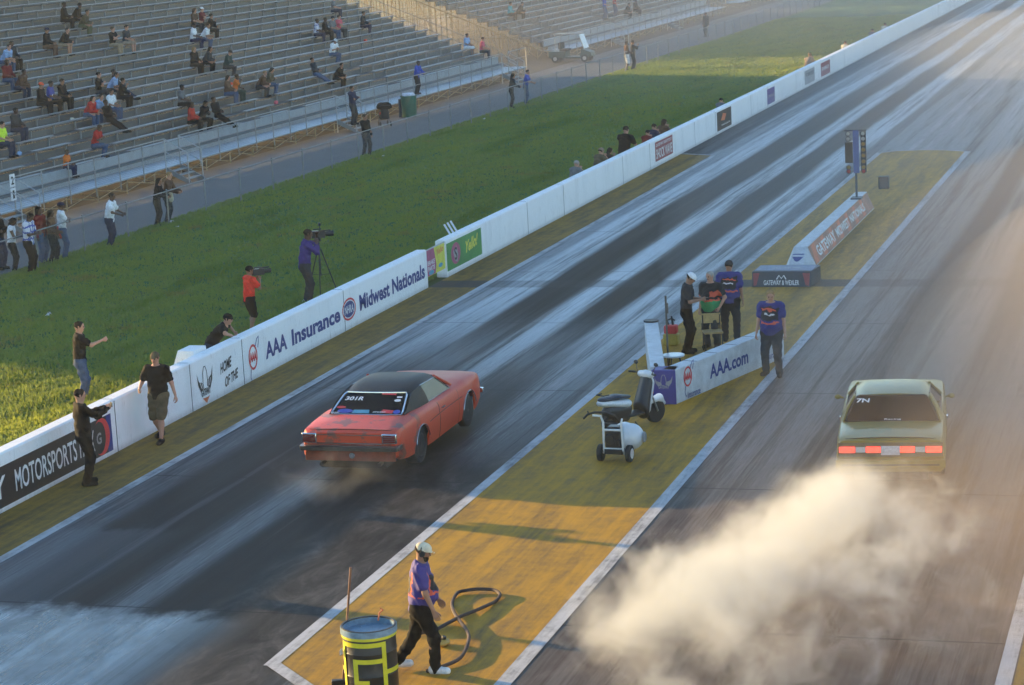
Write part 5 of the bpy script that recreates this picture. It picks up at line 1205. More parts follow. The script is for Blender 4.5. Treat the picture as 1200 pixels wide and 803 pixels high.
# ------------------------------------------------------------------ things inside the officials enclosure
x, y, _ = at(777,432,0); x, y, _ = at(778,436,0)
px2, py2, _ = at(778,438)
o = MB().cyl((0,0,0),(0,0,1.62),.022,n=10).box((.02,0,1.35),(.05,.05,.22)).build('sensor_pole', mat('weathered_wood', (.10,.085,.07), rough=.7), loc=(px2+.02, py2+.35, 0)); tag(o, 'thin grey pole standing inside the white barriers', 'pole')
kx, ky, _ = at(787,404)
KT = empty('jerry_can', (kx, ky, 0), 0, 'red and yellow fuel container with black spout behind the left barrier', 'fuel can')
MB().box((0,0,.13),(.34,.26,.26)).build('lower_body', mat('can_yellow', (.42,.30,.05), rough=.5), KT, bevel=.03); MB().box((0,0,.36),(.30,.24,.20)).build('can_body', MATS['print_red'], KT, bevel=.04)
MB().tube([(-.05,0,.46),(-.08,0,.56),(.02,0,.60),(.10,0,.56)], .02).build('can_handle', MATS['black_trim'], KT); MB().cyl((.05,0,.46),(.02,0,.66),.03,.02).build('spout', MATS['black_trim'], KT)
tx, ty, _ = at(790,437)
ST = empty('stool', (tx, ty, 0), 0, 'low stool with pale round top inside the officials enclosure', 'stool')
MB().cyl((0,0,.36),(0,0,.40),.24,n=24).build('stool_top', MATS['plastic_white'], ST, bevel=.01); 
for i in range(3): a = i*2.09+.4; MB().cyl((math.cos(a)*.12,math.sin(a)*.12,.36),(math.cos(a)*.2,math.sin(a)*.2,0),.016).build('leg', MATS['black_trim'], ST)
cx_, cy_, _ = at(836,412)
CH = empty('chair', (cx_, cy_, 0), rad(20), 'metal folding chair behind the man in the green and black shirt', 'chair')
gold = mat('chair_gold', (.50,.36,.16), rough=.35, metal=.5)
MB().box((0,0,.45),(.42,.40,.04)).build('seat', gold, CH, bevel=.01); MB().box((0,.20,.72),(.42,.03,.22)).build('backrest', gold, CH, bevel=.01)
for i, (a, b3) in enumerate(((-.19,-.18),(.19,-.18),(-.19,.19),(.19,.19))): MB().cyl((a,b3,0),(a,b3*.9,.45 if b3 < 0 else .80),.014).build('leg', MATS['rim_dark'], CH)

# ------------------------------------------------------------------ by the stands: cart, bin, stroller
cA = at(654,73); cB = at(688,72)
GCx, GCy = (cA[0]+cB[0])/2, (cA[1]+cB[1])/2
GF = empty('golf_cart', (GCx, GCy, 0), math.atan2(cB[1]-cA[1], cB[0]-cA[0]), 'dark green golf cart with white roof parked in the gap between stands', 'golf cart')
green = mat('cart_green', (.025,.06,.05), rough=.4, var=.1)
for a in (-1.0,1.0):
    for s in (-.5,.5):
        w = MB(); w.lathe([(.1,-.08),(.24,-.08),(.25,0),(.24,.08),(.1,.08)], axis='Y', n=20); w = w.build('wheel', MATS['rubber'], GF); w.location = (a, s, .25); MB().lathe([(.13,-.085 if s < 0 else .085),(.02,-.07 if s < 0 else .07)], axis='Y', n=16).build('rim', MATS['rim_silver'], w)
MB().span((-1.45,-.58,.30),(-.3,.58,.72)).span((-.3,-.58,.25),(.8,.58,.36)).add([(.7,-.58,.3),(1.45,-.55,.35),(1.4,-.5,.62),(.8,-.58,.85),(.7,.58,.3),(1.45,.55,.35),(1.4,.5,.62),(.8,.58,.85)], [(0,1,2,3),(7,6,5,4),(3,2,6,7),(1,5,6,2),(0,3,7,4)]).build('body', green, GF, bevel=.03)
MB().box((-.45,0,.80),(.5,1.1,.14)).box((-.72,0,1.08),(.12,1.1,.42)).build('seat', MATS['interior'], GF, bevel=.03)
MB().span((-1.05,-.6,1.80),(.72,.6,1.86)).build('roof', mat('roof_grey', (.26,.26,.25), rough=.5), GF, bevel=.03)
MB().slab([(1.02,-.52,.88),(1.02,.52,.88),(.68,.52,1.78),(.68,-.52,1.78)], .03).build('windshield', mat('windshield_glare', (.72,.76,.80), rough=.25, var=.03), GF)
MB().cyl((-.95,-.55,.7),(-.95,-.55,1.8),.02).cyl((-.95,.55,.7),(-.95,.55,1.8),.02).cyl((1.0,-.55,.8),(.66,-.55,1.8),.02).cyl((1.0,.55,.8),(.66,.55,1.8),.02).build('roof_post', MATS['pole_metal'], GF)
MB().lathe([(.16,-.01),(.17,0),(.16,.01),(.15,0)], c=(.45,-.25,1.05), axis='X', n=16, close=True).build('steering_wheel', MATS['black_trim'], GF)
cb = at(480,137)
BN = empty('rubbish_bin', (cb[0], cb[1], 0), 0, 'tall green bin overflowing with white bags by the stand walkway', 'bin')
bg_ = mat('bin_green', (.02,.12,.075), rough=.5, var=.12); MB().lathe([(.34,0),(.36,.03),(.40,1.0),(.43,1.02),(.43,1.06),(.38,1.06),(.36,.9)], n=26).build('bin_body', bg_, BN)
vv = sdf_mesh([(V3(a*.1,b*.1,1.08+.03*math.sin(a*5+b)),V3(a*.1+.02,b*.1,1.10),.10,.09,.02,None,1) for a in (-2,-1,0,1,2) for b in (-2,-1,0,1,2) if a*a+b*b < 7], .02, fold=.012); link_mesh('white_bags', np_mesh('white_bags', [vv]), BN, mat('bag_white', (.62,.62,.68), rough=.5, var=.35, scale=14))
MB().span((-.5,-.15,0),(-.42,.15,.9)).build('side_post', MATS['steel_dark'], BN)
s0 = at(451,148)
SR = empty('stroller', (s0[0], s0[1], 0), rad(30), 'black baby stroller with red blanket on the walkway beside the fence', 'stroller')
for a, b3 in ((-.25,-.28),(.25,-.28),(-.22,.42),(.22,.42)):
    w = MB(); w.lathe([(.07,-.02),(.12,-.02),(.12,.02),(.07,.02)], axis='X', n=16, close=True); w = w.build('wheel', MATS['rubber'], SR); w.location = (a, b3, .12)
MB().tube([(-.24,-.28,.12),(-.24,.1,.5),(-.24,-.35,1.02),(.24,-.35,1.02),(.24,.1,.5),(.24,-.28,.12)], .014).tube([(-.22,.42,.12),(-.24,.0,.7)], .014).tube([(.22,.42,.12),(.24,.0,.7)], .014).build('frame', MATS['steel_dark'], SR)
blob('seat', [(V3(-.12,.05,.45),V3(.12,.05,.45),.14,.14,.05,None,1),(V3(0,-.12,.55),V3(0,-.2,.85),.20,.18,.05,V3(0,1,0),.4)], MATS['interior'], SR, .02)
me = np_mesh('canopy', [sdf_mesh([(V3(-.14,-.12,.92),V3(.14,-.12,.92),.24,.24,.05,None,1)], .02, [((0,0,.93),(0,.3,-1))])]); link_mesh('canopy', me, SR, cloth('black'))
blob('blanket', [(V3(-.1,.12,.58),V3(.1,.16,.56),.12,.12,.05,None,1)], cloth('red'), SR, .02)
# ------------------------------------------------------------------ poses
POSE = dict(
 sitA=joints(pel=(0,0,.53), lean=8, ank=((-.13,.40),(.13,.42)), wr=((-.14,.36,.66),(.14,.36,.66)), head=(8,5), knee_hint=((-.1,1,1),(.1,1,1)), curl=(35,35)),
 sitB=joints(pel=(0,0,.53), lean=34, ank=((-.15,.36),(.15,.38)), wr=((-.05,.50,.62),(.05,.50,.62)), head=(2,-10), knee_hint=((-.2,1,1),(.2,1,1)), curl=(60,60)),
 sitC=joints(pel=(0,.03,.53), lean=-16, ank=((-.10,.82),(.10,.80)), ankz=(.02,.02), wr=((-.10,.22,.68),(.12,.20,.68)), head=(-4,0), knee_hint=((0,0,1),(0,0,1)), curl=(50,50)),
 sitD=joints(pel=(0,0,.53), lean=6, ank=((-.10,.36),(.12,.44)), wr=((.10,.24,.86),(-.10,.26,.90)), head=(0,20), knee_hint=((0,1,1),(.1,1,1)), elbow_hint=((-1,0,-1),(1,0,-1)), curl=(50,50)),
 sitE=joints(pel=(0,0,.53), lean=16, twist=22, ank=((-.16,.38),(.10,.40)), wr=((-.10,.38,.66),(.10,.42,1.02)), head=(-2,15), knee_hint=((-.2,1,1),(.1,1,1)), elbow_hint=((-.5,-1,-.5),(.6,0,-1)), curl=(40,75)),
 sitF=joints(pel=(0,0,.53), lean=20, twist=-12, ank=((-.10,.34),(.10,.34)), wr=((-.03,.36,.80),(.05,.36,.80)), head=(25,0), knee_hint=((0,1,1),(0,1,1)), elbow_hint=((-.8,-.2,-1),(.8,-.2,-1)), curl=(75,75)),
 stand=joints(), standB=joints(ank=((-.13,.04),(.12,-.08)), wr=((-.25,.10,.90),(.10,.28,1.06)), head=(5,12)),
 lookphone=joints(lean=4, ank=((-.12,0),(.12,.02)), wr=((-.05,.33,1.16),(.07,.33,1.18)), head=(32,0), elbow_hint=((-.6,-.3,-1),(.6,-.3,-1)), curl=(70,70)),
 railarms=joints(lean=12, ank=((-.12,-.05),(.12,-.05)), wr=((-.18,.42,1.08),(.18,.42,1.08)), head=(4,0), elbow_hint=((-.8,-.2,-1),(.8,-.2,-1)), curl=(60,60)),
 camera_up=joints(lean=3, ank=((-.12,.05),(.13,-.06)), wr=((-.06,.36,1.50),(.09,.34,1.48)), head=(2,0), elbow_hint=((-.8,.2,-1),(.8,.2,-1)), curl=(75,75)),
 hands_hips=joints(ank=((-.15,0),(.15,0)), wr=((-.22,.02,1.0),(.22,.02,1.0)), elbow_hint=((-1,-.3,0),(1,-.3,0)), head=(3,0), curl=(60,60)),
 arms_fold=joints(ank=((-.12,0),(.12,0)), wr=((.10,.22,1.20),(-.10,.24,1.23)), elbow_hint=((-1,0,-1),(1,0,-1)), head=(4,8), curl=(50,50)),
)
def wear(top, tc, bottom='trousers', bc='black', shoe='shoe_black', hair='hair_short', hc='hair_dark', cap=None):
    w_ = [(bottom, bc), ('shoes', shoe), (top, tc)]
    w_.append(('cap', cap) if cap else (hair, hc))
    if cap: w_.append(('hair_short', hc))
    return w_
SLP = RISE/RUN; xs0, zs0 = seat_pos(0)
def seat_at(px, py, row=None, xo=0.):
    d = ray(px, py)
    # plane z = zs0+.10 + (xs0+xo-x)*SLP
    t = (zs0+.10+(xs0+xo)*SLP-CAM_H)/(d[2]+SLP*d[0]); x = d[0]*t
    i = int(round((xs0+xo-x)/RUN)) if row is None else row
    i = max(0, min(NROW-1, i)); xx, zz = seat_pos(i); xx += xo; t = xx/d[0]
    yy = d[1]*t
    if xo == 0. and yy > S1Y1-1.: yy = S1Y1-.6-.8*(px < 572)
    return (xx, yy, zz-.42)
def sit(px, py, var, w_, skin, label, scale=1., row=None, yaw=None, xo=0., fat=1.):
    return person(label, seat_at(px, py, row, xo), -90+(random.uniform(-14,14) if yaw is None else yaw), var, POSE[var], w_, skin, fat, .022, scale, 'spectators seated on the stands')
S = wear
crowd = [
 (74,22,'sitA',S('jacket','black'),'skin_dark','seated person in black jacket at left end of the topmost trio'),
 (86,20,'sitB',S('jacket','black',cap='black'),'skin_dark','seated person in black cap, middle of the topmost trio'),
 (95,26,'sitB',S('jacket','darkkhaki','trousers','olive'),'skin_tan','seated person in olive trousers holding a white cup, topmost trio'),
 (54,57,'sitA',S('jacket','black','trousers','brown',cap='navy'),'skin_tan','seated person in dark cap left of the hooded one in shorts'),
 (72,55,'sitB',S('jacket','black','shorts','khaki'),'skin_light','seated person in black hooded top and khaki shorts beside the dark cap'),
 (132,53,'sitD',S('shirt','black','trousers','khaki'),'skin_light','seated person in black shirt and khaki trousers, left of the upper pair'),
 (147,50,'sitA',S('shirt','charcoal','shorts','tan'),'skin_light','seated person in charcoal shirt and tan shorts, right of the upper pair'),
 (4,74,'sitB',S('shirt','lightblue','trousers','jeans'),'skin_light','seated person in light blue shirt and jeans at the left edge'),
 (13,70,'sitA',S('jacket','charcoal'),'skin_dark','seated person in dark jacket behind the red cup at left edge'),
 (8,99,'sitA',S('jacket','darkred','trousers','jeans'),'skin_dark','seated person in dark red top at the left edge of the crowd'),
 (21,98,'sitB',S('jacket','brown','trousers','darkjeans'),'skin_dark','seated person in brown jacket leaning forward near the left edge'),
 (17,147,'sitA',S('jacket','charcoal','trousers','darkjeans'),'skin_dark','lone seated man in open dark jacket with pale shirt at left'),
 (47,121,'sitA',S('jacket','black',cap='orangered'),'skin_tan','seated person in black with bright red cap, left trio'),
 (58,118,'sitA',S('shirt','number_shirt'),'skin_dark','seated person in blue shirt with white patch, left trio'),
 (72,119,'sitA',S('jacket','black'),'skin_tan','seated person in black with pale shoes, right of the left trio','shoe_white'),
 (115,104,'sitD',S('shirt','black','trousers','charcoal'),'skin_light','seated bareheaded man in black shirt above the red sweater'),
 (128,100,'sitB',S('shirt','lightblue','trousers','charcoal'),'skin_tan','seated person in light blue shirt beside the man in black shirt'),
 (138,103,'sitC',S('jacket','charcoal','trousers','darkjeans'),'skin_dark','reclining person with dark jeans stretched over the row below'),
 (102,135,'sitB',S('jacket','red','trousers','jeans','shoe_white','hair_long'),'skin_light','seated person in red sweater and jeans with long dark hair'),
 (112,132,'sitB',S('shirt','lightblue','trousers','jeans'),'skin_light','seated person in pale blue top just right of the red sweater'),
 (129,123,'sitA',S('shirt','white','trousers','jeans'),'skin_tan','seated person in white shirt and jeans behind the reclining one'),
 (142,119,'sitE',S('jacket','black','trousers','black'),'skin_tan','seated person in black turned sideways beside the white shirt'),
 (129,146,'sitC',S('jacket','black','trousers','black'),'skin_dark','reclining person in black on the row below the red sweater'),
 (1,165,'sitA',S('shirt','hivis','trousers','darkjeans'),'skin_light','seated person in bright yellow-green top cut by the left edge'),
 (226,45,'sitA',S('shirt','white','trousers','navy'),'skin_dark','seated person in white shirt, left of the white-shirted pair'),
 (237,44,'sitB',S('shirt','white','trousers','jeans'),'skin_tan','seated person in white shirt and jeans, right of the white-shirted pair'),
 (227,29,'sitA',S('shirt','brown','trousers','charcoal','shoe_black','hair_long','hair_brown'),'skin_light','long-haired person in brown directly behind the white-shirted pair'),
 (236,26,'sitD',S('shirt','darkred','trousers','charcoal',cap='white'),'skin_light','person in white cap behind the white-shirted pair'),
 (245,38,'sitE',S('jacket','black'),'skin_tan','person in black turned sideways at right of the white-shirted pair'),
 (227,79,'sitA',S('jacket','black','trousers','black','shoe_black','hair_long','hair_fair'),'skin_light','fair-haired person in black below the white-shirted pair'),
 (240,78,'sitB',S('jacket','charcoal','trousers','black','shoe_black','hair_long'),'skin_tan','dark long-haired person leaning forward next to the fair-haired one'),
 (265,82,'sitF',S('jacket','darkgreen','trousers','charcoal',cap='charcoal'),'skin_light','person in dark green jacket with orange bag at the feet'),
 (212,124,'sitA',S('shirt','grey','trousers','black'),'skin_dark','person in pale grey shirt above the red jacket'),
 (223,137,'sitA',S('jacket','red','trousers','black'),'skin_dark','person in red jacket sitting just above the stair rail'),
 (236,136,'sitF',S('jacket','black','trousers','black','shoe_black','hair_long'),'skin_dark','person in black leaning over between red jacket and reclining man'),
 (255,138,'sitC',S('jacket','black','trousers','black'),'skin_dark','reclining person in black with feet over the row by the stairs'),
 (266,111,'sitA',S('jacket','brown','trousers','jeans','shoe_black','hair_long'),'skin_light','long-haired person in brown jacket and jeans left of the green-trousered one'),
 (275,109,'sitE',S('shirt','orange','trousers','darkgreen'),'skin_dark','person in orange top and dark green trousers on the lower rows'),
 (303,101,'sitB',S('jacket','brown','trousers','charcoal','shoe_black','hair_short','hair_fair'),'skin_light','person in brown coat, left of the huddled couple'),
 (314,101,'sitF',S('jacket','darkkhaki','trousers','jeans','shoe_black','hair_long','hair_brown'),'skin_light','person in khaki coat with pink bag, right of the huddled couple'),
 (370,89,'sitC',S('jacket','charcoal','trousers','jeans'),'skin_tan','person in charcoal jacket with jeans legs stretched forward'),
 (394,94,'sitB',S('jacket','black','trousers','black'),'skin_tan','large person in black jacket leaning forward near the railing','shoe_black',1.2),
 (370,36,'sitA',S('shirt','plaid','trousers','navy'),'skin_dark','person in white and blue patterned shirt high on the stand'),
 (380,39,'sitA',S('jacket','black'),'skin_dark','person in black beside the grey-shirted one high on the stand'),
 (389,38,'sitA',S('shirt','grey','trousers','jeans',cap='charcoal'),'skin_light','person in grey shirt and cap, centre of the high group'),
 (397,39,'sitD',S('shirt','pink','trousers','charcoal'),'skin_light','person in dusty pink top at right of the high group'),
 (389,62,'sitF',S('shirt','white','trousers','jeans',cap='white'),'skin_tan','person in white cap and shirt just below the high group'),
 (390,9,'sitA',S('shirt','grey','trousers','darkjeans'),'skin_light','person in grey at the very top edge of the stand'),
 (425,34,'sitA',S('jacket','charcoal','trousers','navy','shoe_white'),'skin_tan','person in dark jacket with an orange bag near the far stand end'),
 (565,53,'sitA',S('shirt','lightblue','shorts','white'),'skin_tan','person in blue shirt and white shorts at the far end of the front row'),
 (579,55,'sitA',S('shirt','pink','trousers','black'),'skin_light','person in pink-red shirt beside the blue shirt at the row end'),
]
for c_ in crowd:
    px, py, var, w_, skin, lab = c_[:6]; fat = 1.
    if len(c_) > 6: w_ = [(a, (c_[6] if a == 'shoes' else b)) for a, b in w_]
    if len(c_) > 7: fat = c_[7]
    sit(px, py, var, w_, skin, lab, fat=fat)
sit(111,172,'sitF',S('shirt','red','trousers','jeans'),'skin_dark','person in red shirt reading on the lowest row by the railing', row=1)
sit(76,180,'sitA',S('shirt','orange','trousers','navy'),'skin_dark','child in orange and blue top on the lowest row', .78, row=0)
for px, py, var, w_, skin, lab in ((597,15,'sitA',S('jacket','teal'),'skin_tan','person in teal jacket on the second stand'),(607,17,'sitB',S('jacket','charcoal'),'skin_tan','person in dark coat beside teal jacket on the second stand'),(733,17,'sitB',S('jacket','charcoal'),'skin_tan','left of two dark figures low on the second stand'),(744,14,'sitA',S('jacket','black'),'skin_dark','right of two dark figures low on the second stand')):
    sit(px, py, var, w_, skin, lab, xo=-1.4)
for px, py, c_, lab in ((704,12,'blue','person in blue standing on the second stand'),(716,13,'red','person in red standing beside the one in blue, second stand')):
    l_ = seat_at(px, py, None, -1.4); person(lab, (l_[0]+.3, l_[1], l_[2]), -90, 'standB', POSE['standB'], S('shirt', c_, 'trousers', 'jeans'), 'skin_light', 1, .022)
# bags and cups on the seats
for (px, py, c_, nm, lab, s_) in ((262,88,'orangered','bag','orange-red bag at the feet of the dark green jacket',.22),(421,36,'orangered','bag','orange bag beside the person near the far stand end',.2),(315,111,'pink','bag','pink bag in front of the huddled couple',.18),(20,71,'bright_red','cup','red cup beside the dark jacket at left edge',.1),(99,20,'cream','cup','white cup held by the topmost trio',.08),(74,122,'cream','bag','pale bag at the feet of the left trio',.16),(12,168,'lightblue','bag','pale blue bag on the lower row at the left edge',.16),(194,59,'lightblue','bag','small pale blue packet left alone on an empty row',.12)):
    l_ = seat_at(px, py); me = np_mesh(nm, [sdf_mesh([(V3(0,-s_*.4,s_*.45),V3(0,s_*.4,s_*.45),s_*.55,s_*.48,.03,V3(1,0,0),.8)], s_/9, [((0,0,.0),(0,0,-1))], fold=.004)])
    o = link_mesh(nm, me, None, cloth(c_)); o.location = (l_[0]+.35, l_[1], l_[2]+.0); tag(o, lab, nm)
# ------------------------------------------------------------------ people standing by the stands
def std(px, py, yaw, key, w_, skin, lab, fat=1., scale=1., res=.018, z=0., J=None, group=None, dx=0., dy=0.):
    x, y, _ = at(px, py, z); J = J or POSE[key]; return person(lab, (x+dx, y+dy, z), yaw, key, J, w_, skin, fat, res, scale, group)
gW = 'spectators standing on the walkway'
std(2,316,-95,'arms_fold',S('jacket','black','trousers','navy'),'skin_dark','person in black jacket standing at the left edge of the fence group', group=gW)
std(17,320,-70,'lookphone',S('tank','white','trousers','black','shoe_black','hair_long'),'skin_dark','woman in white tank top looking down at her hands by the fence', group=gW, scale=.94)
std(37,322,-85,'lookphone',S('shirt','plaid','trousers','black'),'skin_dark','tall man in blue and white plaid shirt by the fence', 1.12, 1.05, group=gW)
std(51,310,-95,'stand',S('jacket','darkred','trousers','jeans','shoe_black','hair_long'),'skin_dark','person in dark red top behind the plaid shirt', group=gW)
std(64,309,-80,'standB',S('jacket','brown','trousers','black','shoe_black','hair_long'),'skin_dark','person in brown jacket with red bag beside the white T-shirt', group=gW, scale=.93)
std(76,304,-60,'arms_fold',S('shirt','white','trousers','jeans','shoe_black',cap='navy'),'skin_dark','man in dark cap and white T-shirt with black print by the fence', group=gW)
std(131,291,-80,'railarms',S('shirt','white','trousers','darkjeans','shoe_white'),'skin_dark','man in long white T-shirt and white shoes leaning on the fence', 1.15, 1.0, group=gW)
std(186,265,-80,'railarms',S('jacket','black','trousers','black','shoe_black','hair_long'),'skin_tan','woman in black standing at the fence', scale=.92, group=gW)
std(198,262,-80,'railarms',S('jacket','brown','trousers','charcoal','shoe_white','hair_short','hair_fair'),'skin_light','person in brown top with white bag next to the woman in black', group=gW)
x, y, _ = at(67,304); o = blob('bag', [(V3(0,0,.0),V3(0,0,.16),.15,.12,.04,V3(0,1,0),.6)], cloth('red'), None, .018); o.location = (x+.25, y-.1, .80); tag(o, 'red shoulder bag worn by the person in brown jacket', 'bag')
x, y, _ = at(198,262); o = blob('bag', [(V3(0,0,.0),V3(0,0,.14),.12,.10,.04,V3(0,1,0),.6)], cloth('cream'), None, .018); o.location = (x+.16, y-.06, .85); tag(o, 'small white bag on the hip of the person in brown top', 'bag')
std(430,183,-110,'standB',S('jacket','black','trousers','charcoal','shoe_black','hair_short'),'skin_tan','person in black at the fence in front of the stroller', group=gW)
std(429,146,-100,'arms_fold',S('jacket','navy','trousers','charcoal'),'skin_tan','person in dark grey standing on the stand deck above the stroller', z=DZ, dx=-.6)
std(600,127,-70,'railarms',S('jacket','charcoal','trousers','black','shoe_black','hair_long'),'skin_tan','person in dark coat leaning on the fence beside the blue shirt', group=gW)
std(617,122,-80,'railarms',S('shirt','blue','trousers','jeans'),'skin_light','person in blue shirt leaning on the far fence', group=gW)
std(735,83,-60,'standB',S('jacket','brown','shorts','white'),'skin_dark','person in brown top and white shorts at the fence opening', group=gW)
std(742,82,-75,'camera_up',S('jacket','charcoal','trousers','black'),'skin_tan','dark-clothed person holding a long lens at the fence opening', group=gW)
std(828,43,150,'stand',S('jacket','charcoal','trousers','charcoal'),'skin_tan','lone dark figure walking on the far walkway', group=gW)
# man in blue leaning on the deck rail
l_ = (SX-.55, at(489,104,DZ)[1]+1.5, DZ)
d_ = ray(489,104); t_ = (SX-.55)/d_[0]; l_ = (SX-.55, d_[1]*t_, DZ)
person('man in blue top leaning over the stand rail above the green bin', l_, -95, 'railarms', POSE['railarms'], S('jacket','blue','trousers','black'), 'skin_dark', 1.05, .018)
# ------------------------------------------------------------------ photographers and crew along the white wall
gP = 'people along the wall'
J = joints(lean=5, ank=((-.13,.06),(.13,-.08)), wr=((-.08,.34,1.50),(.08,.30,1.40)), head=(0,0), elbow_hint=((-.6,.3,-1),(.6,-.1,-1)), curl=(70,80))
px_, py_, _ = at(295,391); std(295,391,-42,'cam_red',S('shirt','bright_red','shorts','black','shoe_black',cap='black'),'skin_tan','man in bright red shirt and black cap filming with a shoulder camera', 1.05, .94, .014, J=J)
def handheld(name, label, loc, yaw, parts, cat):
    r_ = empty(name, loc, rad(yaw), label, cat)
    for nm, mb, mt in parts: mb.build(nm, mt, r_, bevel=.004)
    return r_
def cam_parts(s=1.): return [('camera_body', MB().box((0,0,0),(.12*s,.26*s,.14*s)).box((0,-.02,.10*s),(.03,.16*s,.03)), MATS['plastic_black']), ('lens', MB().cyl((0,.12*s,0),(0,.30*s,0),.045*s,.055*s,n=16), MATS['black_trim']), ('viewfinder', MB().cyl((-.05*s,-.02,.06),(-.07*s,-.14,.06),.02), MATS['grey_plastic']), ('microphone', MB().cyl((.07*s,.0,.10),(.07*s,.24*s,.10),.018), MATS['black_trim'])]
a = rad(-42); handheld('video_camera', 'black shoulder video camera held by the man in red', (px_-math.sin(a)*.26+.03, py_+math.cos(a)*.26, 1.50), -42, cam_parts(1.1), 'camera')
# tripod camera operator in dark purple
J = joints(lean=9, ank=((-.12,.0),(.13,.03)), wr=((-.10,.34,1.62),(.10,.30,1.46)), head=(12,0), elbow_hint=((-.6,.4,-.6),(.6,-.1,-1)), curl=(70,80))
px_, py_, _ = at(360,357); std(360,357,-62,'cam_purple',S('jacket','purple','trousers','charcoal','shoe_white'),'skin_dark','tall man in dark purple top working a tripod camera', 1.08, 1.12, .014, J=J)
tx_, ty_, _ = at(378,352); TR = empty('tripod', (tx_, ty_, 0), .3, 'black camera tripod standing in front of the man in purple', 'tripod')
for k_ in range(3):
    a = 2.094*k_+.5; MB().cyl((math.cos(a)*.05,math.sin(a)*.05,1.35),(math.cos(a)*.50,math.sin(a)*.50,.02),.020,.013,n=8).build('leg', MATS['black_trim'], TR)
MB().cyl((0,0,.65),(0,0,1.60),.02,n=8).build('centre_column', MATS['black_trim'], TR); sp2 = MB()
for k_ in range(3): a = 2.094*k_+.5; sp2.cyl((0,0,.68),(math.cos(a)*.28,math.sin(a)*.28,.68),.008,n=6)
sp2.build('spreader', MATS['black_trim'], TR); MB().box((0,0,1.62),(.12,.12,.08)).build('head', MATS['black_trim'], TR)
handheld('video_camera', 'video camera with raised top light mounted on the tripod', (tx_, ty_, 1.76), -62, cam_parts(1.35)+[('top_light', MB().box((0,.05,.26),(.12,.06,.07)).cyl((0,.05,.10),(0,.05,.24),.012), MATS['plastic_black'])], 'camera')
# black T-shirt bending over the wall
J = joints(pel=(0,-.10,.80), lean=40, ank=((-.16,-.20),(.16,.0)), wr=((-.30,.40,1.02),(.26,.46,1.02)), head=(14,-10), elbow_hint=((-.9,-.2,.2),(.9,-.2,.2)), curl=(30,30))
d = ray(252,405); t = (WX-.80)/d[0]; person('man in black shirt and cap leaning with both hands on the wall', (WX-.80, d[1]*t, 0), -75, 'bend', J, S('shirt','black','trousers','darkjeans','shoe_black',cap='black'), 'skin_light', 1.05, .014, 1.0)
# man on grass pointing
J = joints(lean=3, ank=((-.13,.02),(.13,-.05)), wr=((-.30,.02,.86),(.16,.50,1.36)), head=(3,-5), elbow_hint=((-.5,-1,-.3),(.8,-.2,-1)), curl=(55,45), toe=(12,-12))
std(98,473,-62,'pointing',S('shirt','black','trousers','jeans','shoe_black','hair_short','hair_dark'),'skin_light','man in black T-shirt and jeans on the grass raising one hand', 1.05, 1.0, .013, J=J)
# man in black by the banner holding a phone up
J = joints(lean=-2, ank=((-.12,.03),(.12,-.04)), wr=((-.06,.42,1.36),(.10,.44,1.38)), head=(2,0), elbow_hint=((-.7,-.1,-1),(.7,-.1,-1)), curl=(70,70), toe=(10,-10))
std(103,568,-50,'phone_up',S('jacket','black','trousers','black','shoe_black','hair_short','hair_dark'),'skin_light','man in black with white shoulder stripe photographing beside the black banner', 1.1, 1.0, .013, J=J)
a = rad(-50); l_ = at(103,568); handheld('phone', 'phone held up by the man beside the black banner', (l_[0]-math.sin(a)*.55, l_[1]+math.cos(a)*.55, 1.42), -50, [('phone_body', MB().box((0,0,0),(.15,.012,.08)), MATS['plastic_black'])], 'phone')
# man in cargo shorts walking
J = joints(lean=0, ank=((-.10,.22),(.11,-.20)), ankz=(.08,.13), wr=((-.34,-.06,.90),(.24,.30,1.10)), head=(6,4), elbow_hint=((-.6,-1,-.2),(.9,-.6,-1)), curl=(35,70), toe=(8,-8))
std(190,517,178,'walk_shorts',S('shirt','black','shorts','darkkhaki','shoe_black',cap='darkkhaki'),'skin_light','man in black T-shirt, khaki cargo shorts and khaki cap walking along the wall', 1.12, 1.0, .013, J=J)
# low photographers sitting against the far side of the wall
gL = 'photographers crouching behind the wall'
J1 = joints(pel=(0,0,.50), lean=20, ank=((-.15,.38),(.15,.40)), wr=((-.05,.40,1.0),(.06,.38,1.0)), head=(10,0), knee_hint=((-.2,.6,1),(.2,.6,1)), elbow_hint=((-.8,-.1,-1),(.8,-.1,-1)), curl=(70,70))
J2 = joints(pel=(0,0,.56), lean=14, ank=((-.12,.16),(.14,-.16)), wr=((-.05,.40,1.0),(.06,.38,.98)), head=(4,0), knee_hint=((-.1,1,.2),(.1,1,-.4)), elbow_hint=((-.8,-.1,-1),(.8,-.1,-1)), curl=(70,70))
def behind(px, py, key, J, w_, skin, lab, yaw=-40, sc=1.):
    d = ray(px, py); t = (WX-.85)/d[0]; std_l = (WX-.85, d[1]*t, 0.0); return person(lab, std_l, yaw, key, J, w_, skin, 1.05, .018, sc, gL)
behind(671,212,'crouch1',J1,S('jacket','grey','trousers','charcoal','shoe_black','hair_short','hair_grey'),'skin_light','grey-clothed photographer sitting lowest behind the wall', -30)
behind(699,195,'crouch1',J1,S('jacket','darkkhaki','trousers','brown','shoe_black',cap='tan'),'skin_light','photographer in khaki and tan cap crouching behind the wall', -35, 1.05)
behind(709,192,'crouch1',J1,S('jacket','brown','trousers','black','shoe_black','hair_long'),'skin_tan','dark-haired photographer close beside the one in khaki', -50, .95)
behind(731,178,'crouch2',J2,S('shirt','black','trousers','black','shoe_black','hair_short'),'skin_light','big photographer in black T-shirt kneeling highest behind the wall', -20, 1.25)
